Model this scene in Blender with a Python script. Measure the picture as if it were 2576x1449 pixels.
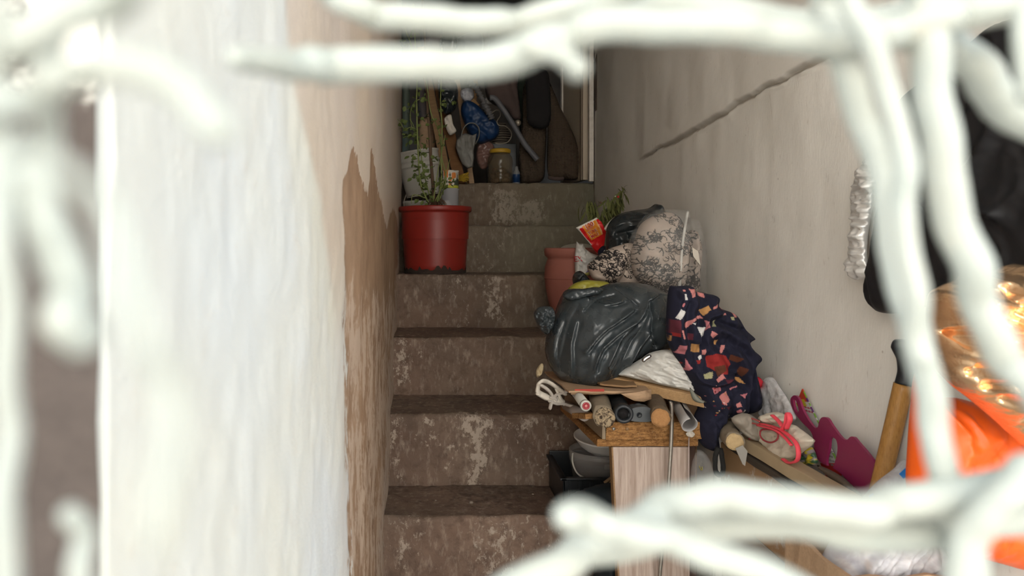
import bpy, bmesh, math, random
import numpy as np
from mathutils import Vector, Matrix
from mathutils.geometry import delaunay_2d_cdt

for o in list(bpy.data.objects):
    bpy.data.objects.remove(o, do_unlink=True)
scene = bpy.context.scene
C = scene.collection

# ------------------------------------------------------------------ camera
F, CX, CY, EYE = 1900.0, 1070.0, 625.0, 0.975      # focal length (px), principal point, eye height (m)
cam_d = bpy.data.cameras.new('camera'); cam = bpy.data.objects.new('camera', cam_d); C.objects.link(cam)
cam.location = (0, 0, EYE); cam.rotation_euler = (math.pi/2, 0, 0)
cam_d.sensor_width = 36.0; cam_d.lens = F/2576*36
cam_d.shift_x = (1288-CX)/2576; cam_d.shift_y = -(724.5-CY)/2576
cam_d.clip_start = 0.01; cam_d.clip_end = 100
cam_d.dof.use_dof = True; cam_d.dof.focus_distance = 1.75; cam_d.dof.aperture_fstop = 9.0
scene.camera = cam

# ------------------------------------------------------------------ light: open sky in front of the doorway
w = bpy.data.worlds.new('sky'); scene.world = w; w.use_nodes = True
wn = w.node_tree.nodes; wl = w.node_tree.links
bg = wn['Background']; bg.inputs['Color'].default_value = (0.93, 0.97, 1.0, 1); bg.inputs['Strength'].default_value = 1.0
bg.inputs['Color'].default_value = (0.66, 0.82, 1.0, 1); bg.inputs['Strength'].default_value = 0.75
sun_d = bpy.data.lights.new('sun', 'SUN'); sun = bpy.data.objects.new('sun', sun_d); C.objects.link(sun)
sun_d.energy = 7.0; sun_d.angle = math.radians(0.6); sun_d.color = (1.0, 0.93, 0.82)     # stands behind the building: lights the street and the added bounce wall opposite
sun.rotation_euler = Vector((0.25, -0.80, -0.75)).to_track_quat('-Z', 'Y').to_euler(); sun.location = (-2, 4, 6)
vs = scene.view_settings
scene.display_settings.display_device = 'sRGB'
vs.view_transform = 'Standard'; vs.look = 'None'; vs.gamma = 1.0; vs.use_curve_mapping = False
vs.exposure = 2.15

# ------------------------------------------------------------------ helpers
rng = np.random.default_rng(7)
random.seed(7)

def at(px, py, Y):
    px = np.asarray(px, float); py = np.asarray(py, float); Y = np.asarray(Y, float)+0*px
    return np.stack([(px-CX)/F*Y, Y, EYE-(py-CY)/F*Y], -1)
def mY(Y, ax=0., ay=0., cx=0., cy=0.):            # a plane facing the opening, may lean
    return lambda px, py: at(px, py, Y+ax*(np.asarray(px)-cx)+ay*(np.asarray(py)-cy))
def mX(X):                                        # a plane parallel to the right wall
    return lambda px, py: at(px, py, F*X/(np.asarray(px, float)-CX))
FRONT = np.array([0, -1., 0]); LEFT = np.array([-1., 0, 0])

class VN:                                         # smooth value noise on numpy arrays
    def __init__(s, seed): s.t = np.random.default_rng(seed).random((64, 64))*2-1
    def __call__(s, x, y):
        x = np.asarray(x, float); y = np.asarray(y, float)
        xi = np.floor(x).astype(int); yi = np.floor(y).astype(int); u = x-xi; v = y-yi
        u = u*u*(3-2*u); v = v*v*(3-2*v); a = xi % 64; b = yi % 64; a1 = (a+1) % 64; b1 = (b+1) % 64
        t = s.t
        return (t[a, b]*(1-u)+t[a1, b]*u)*(1-v)+(t[a, b1]*(1-u)+t[a1, b1]*u)*v
    def fbm(s, x, y, n=4):
        r = 0; k = 1
        for i in range(n): r = r+k*s(np.asarray(x)*2**i+11*i, np.asarray(y)*2**i+5*i); k *= .5
        return r
vn = VN(3)

def link(name, me, mat=None, parent=None, base=None, smooth=True):
    """me holds world coordinates; the origin is put at the bottom centre"""
    n = len(me.vertices); co = np.empty(n*3); me.vertices.foreach_get('co', co); co = co.reshape(-1, 3)
    lo = co.min(0); hi = co.max(0)
    o = np.array([(lo[0]+hi[0])/2, (lo[1]+hi[1])/2, lo[2]]) if base is None else np.array(base, float)
    if parent is not None:
        o = np.array(parent['_o'])
    me.vertices.foreach_set('co', (co-o).ravel())
    if smooth: me.polygons.foreach_set('use_smooth', [True]*len(me.polygons))
    ob = bpy.data.objects.new(name, me); C.objects.link(ob)
    if mat:
        for m in (mat if isinstance(mat, (list, tuple)) else [mat]): me.materials.append(m)
    ob['_o'] = [float(x) for x in o]
    if parent is not None: ob.parent = parent
    else: ob.location = o
    me.update()
    return ob
def pym(name, v, f, mat=None, parent=None, smooth=True, base=None):
    me = bpy.data.meshes.new(name); me.from_pydata([tuple(map(float, p)) for p in v], [], [tuple(map(int, q)) for q in f]); me.validate()
    bm = bmesh.new(); bm.from_mesh(me); bmesh.ops.recalc_face_normals(bm, faces=bm.faces); bm.to_mesh(me); bm.free()
    return link(name, me, mat, parent, base, smooth)
def tag(o, label=None, cat=None, group=None, kind=None):
    if label: o['label'] = label
    if cat: o['category'] = cat
    if group: o['group'] = group
    if kind: o['kind'] = kind
    return o
def thing(name, label, cat, loc, group=None):
    o = bpy.data.objects.new(name, None); C.objects.link(o); o.location = [float(x) for x in loc]
    o['_o'] = [float(x) for x in loc]; o.empty_display_size = .05
    return tag(o, label, cat, group)
def struct(o, label): return tag(o, label, None, None, 'structure')

def crom(pts, n=6, closed=False):                 # Catmull-Rom through points
    p = np.asarray(pts, float); m = len(p); out = []
    rngi = range(m if closed else m-1)
    for i in rngi:
        if closed: a, b, c, d = p[(i-1) % m], p[i], p[(i+1) % m], p[(i+2) % m]
        else: a, b, c, d = p[max(i-1, 0)], p[i], p[i+1], p[min(i+2, m-1)]
        for k in range(n):
            t = k/n
            out.append(.5*((2*b)+(c-a)*t+(2*a-5*b+4*c-d)*t*t+(-a+3*b-3*c+d)*t**3))
    if not closed: out.append(p[-1])
    return np.array(out)

def tube_vf(pts, r, seg=10, wob=0., flat=1., round_ends=False):
    p = np.asarray(pts, float); n = len(p); r = np.broadcast_to(np.asarray(r, float), (n,)).copy()
    if round_ends:
        def cap(a, b, ra):
            d = (a-b)/max(np.linalg.norm(a-b), 1e-9)
            return [a+d*ra*math.sin(t) for t in (.5, 1.0, 1.35)], [ra*math.cos(t) for t in (.5, 1.0, 1.35)]
        q, s = cap(p[0], p[1], r[0]); q2, s2 = cap(p[-1], p[-2], r[-1])
        p = np.concatenate([np.array(q[::-1]), p, np.array(q2)]); r = np.concatenate([s[::-1], r, s2]); n = len(p)
    t = np.gradient(p, axis=0); t /= np.linalg.norm(t, axis=1)[:, None]+1e-12
    ref = np.array([0, 0, 1.]) if abs(t[0][2]) < .9 else np.array([1., 0, 0])
    V = []; u = np.cross(t[0], ref); u /= np.linalg.norm(u)
    for i in range(n):
        u = u-t[i]*np.dot(u, t[i]); u /= np.linalg.norm(u)+1e-12; b = np.cross(t[i], u)
        for k in range(seg):
            a = 2*math.pi*k/seg
            rr = r[i]*(1+wob*float(vn(i*.35+3.1*k/seg*2, 7+k*.7)))
            V.append(p[i]+u*math.cos(a)*rr+b*math.sin(a)*rr*flat)
    Fc = [(i*seg+k, i*seg+(k+1) % seg, (i+1)*seg+(k+1) % seg, (i+1)*seg+k) for i in range(n-1) for k in range(seg)]
    Fc.append(tuple(range(seg))[::-1]); Fc.append(tuple((n-1)*seg+k for k in range(seg)))
    return V, Fc
def tube(name, pts, r, mat, parent=None, seg=10, wob=0., flat=1., round_ends=False, sm=0):
    if sm: 
        rr = np.asarray(r, float)
        if rr.ndim: r = np.interp(np.linspace(0, 1, (len(pts)-1)*sm+1), np.linspace(0, 1, len(pts)), rr)
        pts = crom(pts, sm)
    v, f = tube_vf(pts, r, seg, wob, flat, round_ends)
    return pym(name, v, f, mat, parent)
def join(parts):                                  # several (v,f) into one
    V = []; Fc = []
    for v, f in parts:
        k = len(V); V += list(v); Fc += [tuple(i+k for i in q) for q in f]
    return V, Fc

def frame_to(axis, up=(0, 0, 1)):
    z = Vector(axis).normalized(); x = Vector(up).cross(z)
    if x.length < 1e-4: x = Vector((1, 0, 0)).cross(z)
    x.normalize(); y = z.cross(x)
    return np.array([x, y, z]).T
def lathe_vf(prof, c, axis=(0, 0, 1), seg=40, wob=0., sq=(1, 1)):
    R = frame_to(axis) if tuple(axis) != (0, 0, 1) else np.eye(3)
    V = []; c = np.asarray(c, float)
    for i, (r, z) in enumerate(prof):
        for k in range(seg):
            a = 2*math.pi*k/seg; rr = max(r, 1e-5)*(1+wob*float(vn(3*math.cos(a)+9+i*.3, 3*math.sin(a)+z*8)))
            V.append(c+R@np.array([rr*math.cos(a)*sq[0], rr*math.sin(a)*sq[1], z]))
    n = len(prof)
    Fc = [(i*seg+k, i*seg+(k+1) % seg, (i+1)*seg+(k+1) % seg, (i+1)*seg+k) for i in range(n-1) for k in range(seg)]
    if prof[0][0] > 1e-4: Fc.append(tuple(range(seg))[::-1])
    return V, Fc
def lathe(name, prof, c, mat, parent=None, axis=(0, 0, 1), seg=40, wob=0., sq=(1, 1)):
    v, f = lathe_vf(prof, c, axis, seg, wob, sq)
    return pym(name, v, f, mat, parent)

def hexa_vf(c8):                                  # 8 corners: bottom 4 ccw, top 4 ccw
    return list(c8), [(0, 3, 2, 1), (4, 5, 6, 7), (0, 1, 5, 4), (1, 2, 6, 5), (2, 3, 7, 6), (3, 0, 4, 7)]
def box_vf(x0, x1, y0, y1, z0, z1):
    return hexa_vf([(x0, y0, z0), (x1, y0, z0), (x1, y1, z0), (x0, y1, z0), (x0, y0, z1), (x1, y0, z1), (x1, y1, z1), (x0, y1, z1)])
def bevel_obj(name, v, f, mat, parent=None, bev=.002, rough=0., cuts=0, seed=1):
    me = bpy.data.meshes.new(name); me.from_pydata([tuple(map(float, p)) for p in v], [], f)
    bm = bmesh.new(); bm.from_mesh(me); bmesh.ops.recalc_face_normals(bm, faces=bm.faces)
    if bev: bmesh.ops.bevel(bm, geom=bm.edges[:]+bm.verts[:], offset=bev, segments=2, affect='EDGES', profile=.6)
    if cuts: bmesh.ops.subdivide_edges(bm, edges=[e for e in bm.edges if e.calc_length() > .02], cuts=cuts, use_grid_fill=True)
    if rough:
        q = VN(seed)
        for vv in bm.verts:
            d = q(vv.co.x*60+vv.co.z*23, vv.co.y*60+vv.co.z*41)
            vv.co += Vector((1, .7, .8))*float(d)*rough
    bm.to_mesh(me); bm.free()
    return link(name, me, mat, parent, smooth=False)
def box(name, x0, x1, y0, y1, z0, z1, mat, parent=None, bev=.002, **k):
    v, f = box_vf(x0, x1, y0, y1, z0, z1); return bevel_obj(name, v, f, mat, parent, bev, **k)
def board_vf(p0, p1, wd, th, up=(0, 0, 1)):       # a bar from p0 to p1; wd across, th along 'up'
    p0 = np.asarray(p0, float); p1 = np.asarray(p1, float); d = p1-p0; d = d/np.linalg.norm(d)
    u = np.asarray(up, float); u = u-d*np.dot(u, d); u /= np.linalg.norm(u); s = np.cross(d, u)
    c = []
    for q in (-1, 1):
        for (e, a) in ((p0, -1), (p1, -1), (p1, 1), (p0, 1)):
            c.append(e+s*a*wd/2+u*q*th/2)
    return hexa_vf(c)
def board(name, p0, p1, wd, th, mat, parent=None, up=(0, 0, 1), bev=.0015, **k):
    v, f = board_vf(p0, p1, wd, th, up); return bevel_obj(name, v, f, mat, parent, bev, **k)

def inside(P, poly):
    x, y = P[:, 0], P[:, 1]; r = np.zeros(len(P), bool); n = len(poly)
    for i in range(n):
        x0, y0 = poly[i]; x1, y1 = poly[(i+1) % n]
        if y0 == y1: continue
        m = ((y0 > y) != (y1 > y)); r ^= m & (x < (x1-x0)*(y-y0)/(y1-y0)+x0)
    return r
def dist(P, line, closed=False):
    L = np.asarray(line, float); d = np.full(len(P), 1e9); n = len(L)
    for i in range(n if closed else n-1):
        a = L[i]; b = L[(i+1) % n]; ab = b-a; q = float(ab@ab)+1e-12
        t = np.clip(((P-a)@ab)/q, 0, 1); d = np.minimum(d, np.hypot(*(P-a-t[:, None]*ab).T))
    return d
def densify(poly, step):
    out = []; n = len(poly)
    for i in range(n):
        a = np.asarray(poly[i], float); b = np.asarray(poly[(i+1) % n], float); k = max(1, int(np.hypot(*(b-a))/step))
        out += [a+(b-a)*j/k for j in range(k)]
    return np.array(out)
def tri2d(poly, holes, step):
    loops = [densify(poly, step)]+[densify(h, step) for h in holes]
    lo = loops[0].min(0); hi = loops[0].max(0)
    gx, gy = np.meshgrid(np.arange(lo[0]+step/2, hi[0], step), np.arange(lo[1]+step/2, hi[1], step))
    gx[::2] += step*.4
    P = np.stack([gx.ravel(), gy.ravel()], 1); m = inside(P, loops[0])
    for h in loops[1:]: m &= ~inside(P, h)
    P = P[m]
    for l in loops: P = P[dist(P, l, True) > step*.55]
    pts = np.concatenate(loops+[P]); E = []; k = 0
    for l in loops: E += [(k+i, k+(i+1) % len(l)) for i in range(len(l))]; k += len(l)
    r = delaunay_2d_cdt([Vector(p) for p in pts], E, [], 0, 1e-5)
    V = np.array([tuple(p) for p in r[0]]); T = np.array([f for f in r[2] if len(f) == 3])
    c = V[T].mean(1); m = inside(c, loops[0])
    for h in loops[1:]: m &= ~inside(c, h)
    T = T[m]
    d = dist(V, loops[0], True)
    for l in loops[1:]: d = np.minimum(d, dist(V, l, True))
    return V, T, d
def setcol(me, name, col):
    a = me.color_attributes.new(name, 'FLOAT_COLOR', 'POINT')
    c = np.ones((len(me.vertices), 4), np.float32); c[:, :3] = col if np.ndim(col) == 2 else np.asarray(col)[:, None]
    a.data.foreach_set('color', c.ravel())
SURF = {}
def drape(key, px, py, off=.0015):                # points lying on a surface built before
    V, Fv = SURF[key]; P = np.stack([np.asarray(px, float), np.asarray(py, float)], 1); out = []
    for p in P:
        d2 = ((V-p)**2).sum(1); k = np.argpartition(d2, 4)[:4]; w_ = 1/(d2[k]+.05); out.append((Fv[k]*w_[:, None]).sum(0)/w_.sum())
    B = mY(1.)(P[:, 0], P[:, 1]); Yv = np.array(out)[:, 1]
    return B*Yv[:, None]*[1, 1, 0]+np.array([0, 0, 1])*(EYE-(P[:, 1:2]-CY)/F*Yv[:, None])+FRONT*off
def soft(name, outline, mp, mat, parent=None, nrm=FRONT, thick=.03, rnd=30, step=5, folds=(), noise=(0., 60.), back=.6,
         holes=(), smooth=True, canvas=None, seed=0, ridge=0., ridge_s=(30, 120), edge=0., cells=None):
    """an inflated body: bag, cushion or bundle of cloth. outline and folds are read off in pixels, mp places them in the room"""
    ol = crom(outline, 6, True) if smooth else np.asarray(outline, float)
    if edge: 
        ol = densify(ol, step); q = VN(seed+50); k = np.arange(len(ol)); ol = ol+np.stack([q(k*.5, 0*k+.3), q(k*.5, 0*k+9.3)], 1)*edge
    V, T, d = tri2d(ol, holes, step)
    n = len(V); onb = d < 1e-3
    s = np.clip(d/rnd, 0, 1); prof = np.sqrt(np.maximum(0, 1-(1-s)**2)); h0 = thick*prof; fade = np.clip(d/(rnd*.35), 0, 1)
    q = VN(seed+1); h = h0.copy()
    if noise[0]: h = h+noise[0]*q.fbm(V[:, 0]/noise[1], V[:, 1]/noise[1], 3)*fade
    if ridge:
        wx = V[:, 0]+25*q(V[:, 0]/90, V[:, 1]/90); 
        h = h+ridge*(1-2*np.abs(q(wx/ridge_s[0]+3, V[:, 1]/ridge_s[1])))*fade
    if cells:                                     # crumpled facets: (height, size, stretch, angle)
        for lev, (am, sz) in enumerate(((cells[0], cells[1]), (cells[0]*.45, cells[1]*.45))):
            ca, sa = math.cos(cells[3]), math.sin(cells[3]); rg = np.random.default_rng(seed+31+lev)
            U = np.stack([(V[:, 0]*ca+V[:, 1]*sa)/cells[2], -V[:, 0]*sa+V[:, 1]*ca], 1)/sz
            U += .35*np.stack([q(U[:, 0], U[:, 1]), q(U[:, 0]+9, U[:, 1])], 1)
            lo_ = np.floor(U.min(0))-1; nn = (np.ceil(U.max(0))-lo_+2).astype(int); J = rg.random((nn[0], nn[1], 2)); I = np.floor(U).astype(int)-lo_.astype(int)
            f1 = np.full(n, 9.)
            for dx in (-1, 0, 1):
                for dy in (-1, 0, 1):
                    K = I+[dx, dy]; K = np.clip(K, 0, nn-1); f1 = np.minimum(f1, np.hypot(*((K+lo_+J[K[:, 0], K[:, 1]])-U).T))
            h = h+am*(f1-.4)*fade
    for (line, wd, amp) in folds: 
        dd = dist(V, crom(line, 5) if len(line) > 2 else line)/abs(wd)
        h = h+amp*(np.exp(-dd) if wd < 0 else np.exp(-dd**2))*np.clip(d/6, 0, 1)     # a negative width makes a sharp crease
    B = mp(V[:, 0], V[:, 1]); nr = np.asarray(nrm, float)
    Fv = B+nr*h[:, None]; Bv = B-nr*(back*h0+.0004*fade)[:, None]
    idx = np.where(onb, np.arange(n), 0); inn = np.where(~onb)[0]; idx[inn] = n+np.arange(len(inn))
    allv = np.concatenate([Fv, Bv[inn]])
    tri = Fv[T[0]]; g = np.cross(tri[1]-tri[0], tri[2]-tri[0])@nr
    T1 = T if g > 0 else T[:, ::-1]
    fc = np.concatenate([T1, idx[T1][:, ::-1]])
    SURF[name+str(parent['label'] if parent is not None else '')] = (V, Fv)
    me = bpy.data.meshes.new(name)
    me.from_pydata(allv.tolist(), [], fc.tolist())
    if canvas is not None:
        P2 = np.concatenate([V, V[inn]]); setcol(me, 'print', canvas(P2))
    return link(name, me, mat, parent)
def plate(name, outline, mp, mat, parent=None, nrm=FRONT, th=.003, step=12, holes=(), smooth=False, canvas=None, curl=None):
    """a stiff sheet of even thickness"""
    ol = crom(outline, 5, True) if smooth else np.asarray(outline, float)
    V, T, d = tri2d(ol, [crom(h, 4, True) if smooth else h for h in holes], step)
    B = mp(V[:, 0], V[:, 1]); nr = np.asarray(nrm, float)
    if curl is not None: B = B+nr*curl(V[:, 0], V[:, 1])[:, None]
    n = len(V); tri = B[T[0]]; g = np.cross(tri[1]-tri[0], tri[2]-tri[0])@nr
    T1 = T if g > 0 else T[:, ::-1]
    e = {}
    for t in T1:
        for a, b in ((t[0], t[1]), (t[1], t[2]), (t[2], t[0])): e[(a, b)] = 1
    side = [(a, b+0, b+n, a+n)[::-1] for (a, b) in e if (b, a) not in e]
    fc = [tuple(t) for t in T1]+[tuple(t[::-1]+n) for t in T1]+side
    me = bpy.data.meshes.new(name); me.from_pydata((np.concatenate([B+nr*th/2, B-nr*th/2])).tolist(), [], [tuple(int(i) for i in q) for q in fc])
    if canvas is not None: setcol(me, 'print', canvas(np.concatenate([V, V])))
    return link(name, me, mat, parent, smooth=curl is not None)
def text_on(name, body, px, py, size_px, ang, Y, mat, parent, sx=1., off=.002, plane=None):
    """flat lettering lying just in front of a surface, at its place in the room"""
    cu = bpy.data.curves.new(name, 'FONT'); cu.body = body; cu.size = 1; cu.align_x = 'CENTER'; cu.align_y = 'CENTER'; cu.offset = .012; cu.extrude = 0; cu.resolution_u = 3
    ob = bpy.data.objects.new(name, cu); C.objects.link(ob)
    me = bpy.data.meshes.new_from_object(ob.evaluated_get(bpy.context.evaluated_depsgraph_get()))
    bpy.data.objects.remove(ob, do_unlink=True)
    n = len(me.vertices); co = np.empty(n*3); me.vertices.foreach_get('co', co); co = co.reshape(-1, 3)
    ca, sa = math.cos(math.radians(ang)), math.sin(math.radians(ang))
    x = co[:, 0]*size_px*sx; y = co[:, 1]*size_px
    X = px+x*ca-y*sa; Yp = py-(x*sa+y*ca)
    W = drape(plane, X, Yp, off) if isinstance(plane, str) else mY(Y)(X, Yp)+FRONT*off
    me.vertices.foreach_set('co', W.ravel())
    return link(name, me, mat, parent, smooth=False)

# ------------------------------------------------------------------ materials
def lin(*c):                                      # sRGB 0-255 to linear
    return tuple(((v/255)/12.92 if v/255 <= .04045 else ((v/255+.055)/1.055)**2.4) for v in c)
class NT:
    def __init__(s, name):
        s.m = bpy.data.materials.new(name); s.m.use_nodes = True; s.t = s.m.node_tree; s.n = s.t.nodes; s.l = s.t.links
        s.b = s.n['Principled BSDF']; s.out = s.n['Material Output']
        s.pos = s.n.new('ShaderNodeTexCoord').outputs['Object']
    def geo(s): return s.n.new('ShaderNodeNewGeometry').outputs['Position']
    def put(s, sock, v):
        if isinstance(v, bpy.types.NodeSocket): s.l.new(v, sock)
        elif isinstance(v, (tuple, list)) and len(v) == 3 and sock.type == 'RGBA': sock.default_value = (*v, 1)
        else: sock.default_value = v
    def noise(s, scale, detail=4, rough=.55, vec=None, dist=0., dims=None):
        q = s.n.new('ShaderNodeTexNoise'); q.inputs['Scale'].default_value = scale; q.inputs['Detail'].default_value = detail
        q.inputs['Roughness'].default_value = rough; q.inputs['Distortion'].default_value = dist
        s.l.new(vec if vec is not None else s.pos, q.inputs['Vector']); return q.outputs['Fac']
    def map(s, vec, scale=(1, 1, 1), rot=(0, 0, 0), loc=(0, 0, 0)):
        q = s.n.new('ShaderNodeMapping'); q.inputs['Scale'].default_value = scale; q.inputs['Rotation'].default_value = rot; q.inputs['Location'].default_value = loc
        s.l.new(vec, q.inputs['Vector']); return q.outputs['Vector']
    def vor(s, scale, feature='F1', out='Distance', vec=None, rnd=1.):
        q = s.n.new('ShaderNodeTexVoronoi'); q.feature = feature; q.inputs['Scale'].default_value = scale; q.inputs['Randomness'].default_value = rnd
        s.l.new(vec if vec is not None else s.pos, q.inputs['Vector']); return q.outputs[out]
    def wave(s, scale, axis='X', dist=0., det=2., dsc=1., vec=None, kind='BANDS', prof='SIN'):
        q = s.n.new('ShaderNodeTexWave'); q.wave_type = kind; q.wave_profile = prof
        if kind == 'BANDS': q.bands_direction = axis
        else: q.rings_direction = axis
        q.inputs['Scale'].default_value = scale; q.inputs['Distortion'].default_value = dist; q.inputs['Detail'].default_value = det; q.inputs['Detail Scale'].default_value = dsc
        s.l.new(vec if vec is not None else s.pos, q.inputs['Vector']); return q.outputs['Fac']
    def attr(s, name, out='Color'):
        q = s.n.new('ShaderNodeAttribute'); q.attribute_name = name; return q.outputs[out]
    def ramp(s, fac, stops):
        q = s.n.new('ShaderNodeValToRGB'); e = q.color_ramp.elements
        while len(e) < len(stops): e.new(.5)
        for i, (p, c) in enumerate(stops):
            e[i].position = p; e[i].color = (*c, 1) if isinstance(c, tuple) else (c, c, c, 1)
        s.put(q.inputs['Fac'], fac); return q.outputs['Color']
    def mix(s, fac, a, b, mode='MIX'):
        q = s.n.new('ShaderNodeMix'); q.data_type = 'RGBA'; q.blend_type = mode
        s.put(q.inputs[0], fac); s.put(q.inputs[6], a); s.put(q.inputs[7], b); return q.outputs[2]
    def math(s, op, a, b=0., c=0.):
        q = s.n.new('ShaderNodeMath'); q.operation = op; s.put(q.inputs[0], a); s.put(q.inputs[1], b); s.put(q.inputs[2], c); return q.outputs[0]
    def bump(s, h, strength=.3, dist_=.002):
        q = s.n.new('ShaderNodeBump'); q.inputs['Strength'].default_value = strength; q.inputs['Distance'].default_value = dist_
        s.put(q.inputs['Height'], h); s.l.new(q.outputs[0], s.b.inputs['Normal']); return q
    def fin(s, col, rough=.6, metal=0., spec=.5, **k):
        s.put(s.b.inputs['Base Color'], col); s.put(s.b.inputs['Roughness'], rough); s.put(s.b.inputs['Metallic'], metal)
        s.b.inputs['Specular IOR Level'].default_value = spec
        for kk, v in k.items(): s.put(s.b.inputs[kk.replace('_', ' ')], v)
        return s.m
def mk(name, col, rough=.6, metal=0., var=.2, scale=15, bump=.25, bscale=80, bd=.001, spec=.4, dirt=None, **k):
    t = NT(name); a = tuple(c*(1-var) for c in col); b = tuple(min(1, c*(1+var)) for c in col)
    c = t.mix(t.noise(scale, 5, .6), a, b)
    if dirt: c = t.mix(t.ramp(t.noise(scale*.7, 6, .7), [(.5, 0.), (.72, dirt[1])]), c, dirt[0])
    if bump: t.bump(t.noise(bscale, 5, .6), bump, bd)
    return t.fin(c, rough, metal, spec, **k)
def film(name, col=(.8, .8, .8), alpha=.3, rough=.12, wr=40, bump=.6):      # thin see-through plastic
    t = NT(name); n = t.noise(wr, 3, .6, dist=1.5)
    a = t.ramp(n, [(.3, alpha*.7), (.7, min(1, alpha*1.5))]); t.bump(n, bump, .004)
    return t.fin(t.mix(t.noise(9), tuple(c*.9 for c in col), col), rough, 0, .5, Alpha=a)
def glossbag(name, col, rough=.22, wr=28, bump=.35, var=.25):
    t = NT(name); n = t.noise(wr, 4, .55, dist=1.2); r = t.ramp(t.noise(14, 4), [(.3, rough*.7), (.7, rough*1.9)])
    t.bump(n, bump, .004); c = t.mix(t.noise(6), tuple(q*(1-var) for q in col), tuple(q*(1+var) for q in col))
    return t.fin(c, r, 0, .5)
def printed(name, rough=.8, fuzz=.0, bump=.3, bscale=300, var=.12):
    t = NT(name); c = t.mix(t.noise(40, 4), t.attr('print'), t.mix(1., t.attr('print'), (1-var, 1-var, 1-var), 'MULTIPLY'))
    if bump: t.bump(t.noise(bscale, 3), bump, .001)
    return t.fin(c, rough, 0, .3)
def woodmat(name, a, b, scale=6, rough=.65, axis=(1, 8, 8), bump=.2):
    t = NT(name); v = t.map(t.pos, axis); n = t.noise(scale*3, 6, .65, vec=v, dist=.6)
    c = t.mix(n, a, b); c = t.mix(t.ramp(t.noise(scale*9, 4, .7, vec=v), [(.45, 0.), (.8, .5)]), c, tuple(x*.45 for x in a))
    t.bump(n, bump, .002); return t.fin(c, rough, 0, .3)
# ------------------------------------------------------------------ the setting
XL, XR = -.095, .68
STEPS = [(3.06, 1.2407), (2.80, 1.0605), (2.545, .888), (2.249, .711), (1.985, .5393), (1.75, .353), (1.50, .175)]

# ---- concrete stairs
t = NT('stair_concrete'); g = t.geo()
n1 = t.noise(5, 6, .62, vec=g); n2 = t.noise(38, 6, .68, vec=g); n3 = t.noise(150, 4, .7, vec=g); n4 = t.noise(2.2, 3, .5, vec=g)
c = t.mix(t.ramp(n1, [(.32, 0.), (.68, 1.)]), (.098, .059, .042), (.200, .134, .099))
c = t.mix(t.ramp(n4, [(.40, 0.), (.65, .5)]), c, (.138, .118, .090))
c = t.mix(t.ramp(n2, [(.50, 0.), (.70, .75)]), c, (.085, .055, .040))
c = t.mix(t.ramp(t.noise(60, 5, .7, vec=t.map(g, (1, 1, .35))), [(.52, 0.), (.70, .5)]), c, (.38, .30, .24))
pm = t.attr('pale', 'Fac')
drip = t.noise(48, 8, .78, vec=t.map(g, (1, 1, .7)))
pm2 = t.math('MULTIPLY_ADD', t.math('SUBTRACT', drip, .5), 3.4, pm)
c = t.mix(t.ramp(pm2, [(.46, 0.), (.66, .75)]), c, (.43, .355, .29))
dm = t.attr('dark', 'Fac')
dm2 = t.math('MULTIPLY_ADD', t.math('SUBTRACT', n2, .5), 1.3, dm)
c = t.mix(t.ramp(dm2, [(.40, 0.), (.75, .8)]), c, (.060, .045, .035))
ms = t.attr('moss', 'Fac')
c = t.mix(t.math('MULTIPLY', ms, t.ramp(n1, [(.3, .5), (.7, .9)])), c, (.150, .145, .100))
hb = t.math('ADD', t.math('MULTIPLY', n3, .5), t.math('ADD', n2, t.math('MULTIPLY', t.ramp(pm2, [(.50, 0.), (.58, 1.)]), .25)))
t.bump(hb, .55, .004)
M_stair = t.fin(c, t.ramp(n1, [(.3, .70), (.7, .92)]), 0, .3)

# pale worn patches, damp dark patches and green film, placed where the photograph shows them: (step index, x0, x1, y0, y1 in pixels, weight)
PALE = [(0, 1245, 1300, 482, 560, .62), (0, 1290, 1365, 505, 562, .55), (0, 1375, 1390, 480, 500, .35), (1, 1190, 1300, 570, 690, .18),
        (2, 1130, 1190, 700, 830, .22), (2, 1228, 1262, 700, 800, .52), (2, 1150, 1170, 690, 760, .3), (3, 1000, 1024, 850, 960, .52),
        (3, 1010, 1060, 845, 900, .25), (4, 1160, 1240, 1045, 1085, .55), (4, 1182, 1215, 1060, 1225, .62), (4, 1240, 1420, 1048, 1085, .36),
        (4, 1300, 1430, 1060, 1200, .25), (4, 990, 1005, 1050, 1200, .45), (4, 1060, 1090, 1050, 1110, .35), (4, 1130, 1150, 1100, 1170, .35),
        (5, 1000, 1020, 1300, 1449, .42), (5, 1190, 1300, 1310, 1449, .36), (5, 1030, 1060, 1310, 1400, .3), (5, 1300, 1420, 1300, 1380, .25)]
DARK = [(0, 1390, 1440, 470, 500, .25), (0, 1470, 1500, 455, 520, .6), (1, 1400, 1500, 570, 690, .22), (3, 1080, 1200, 870, 960, .12),
        (0, 1150, 1400, 455, 463, .2), (1, 1330, 1500, 570, 690, .3), (2, 1300, 1420, 690, 830, .25), (3, 1330, 1420, 850, 1000, .25)]
stairs = thing('stairs', 'worn brown concrete staircase rising between two plastered walls', None, ((XL+XR)/2, 2.2, 0)); stairs['kind'] = 'structure'
NX = 150
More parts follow.
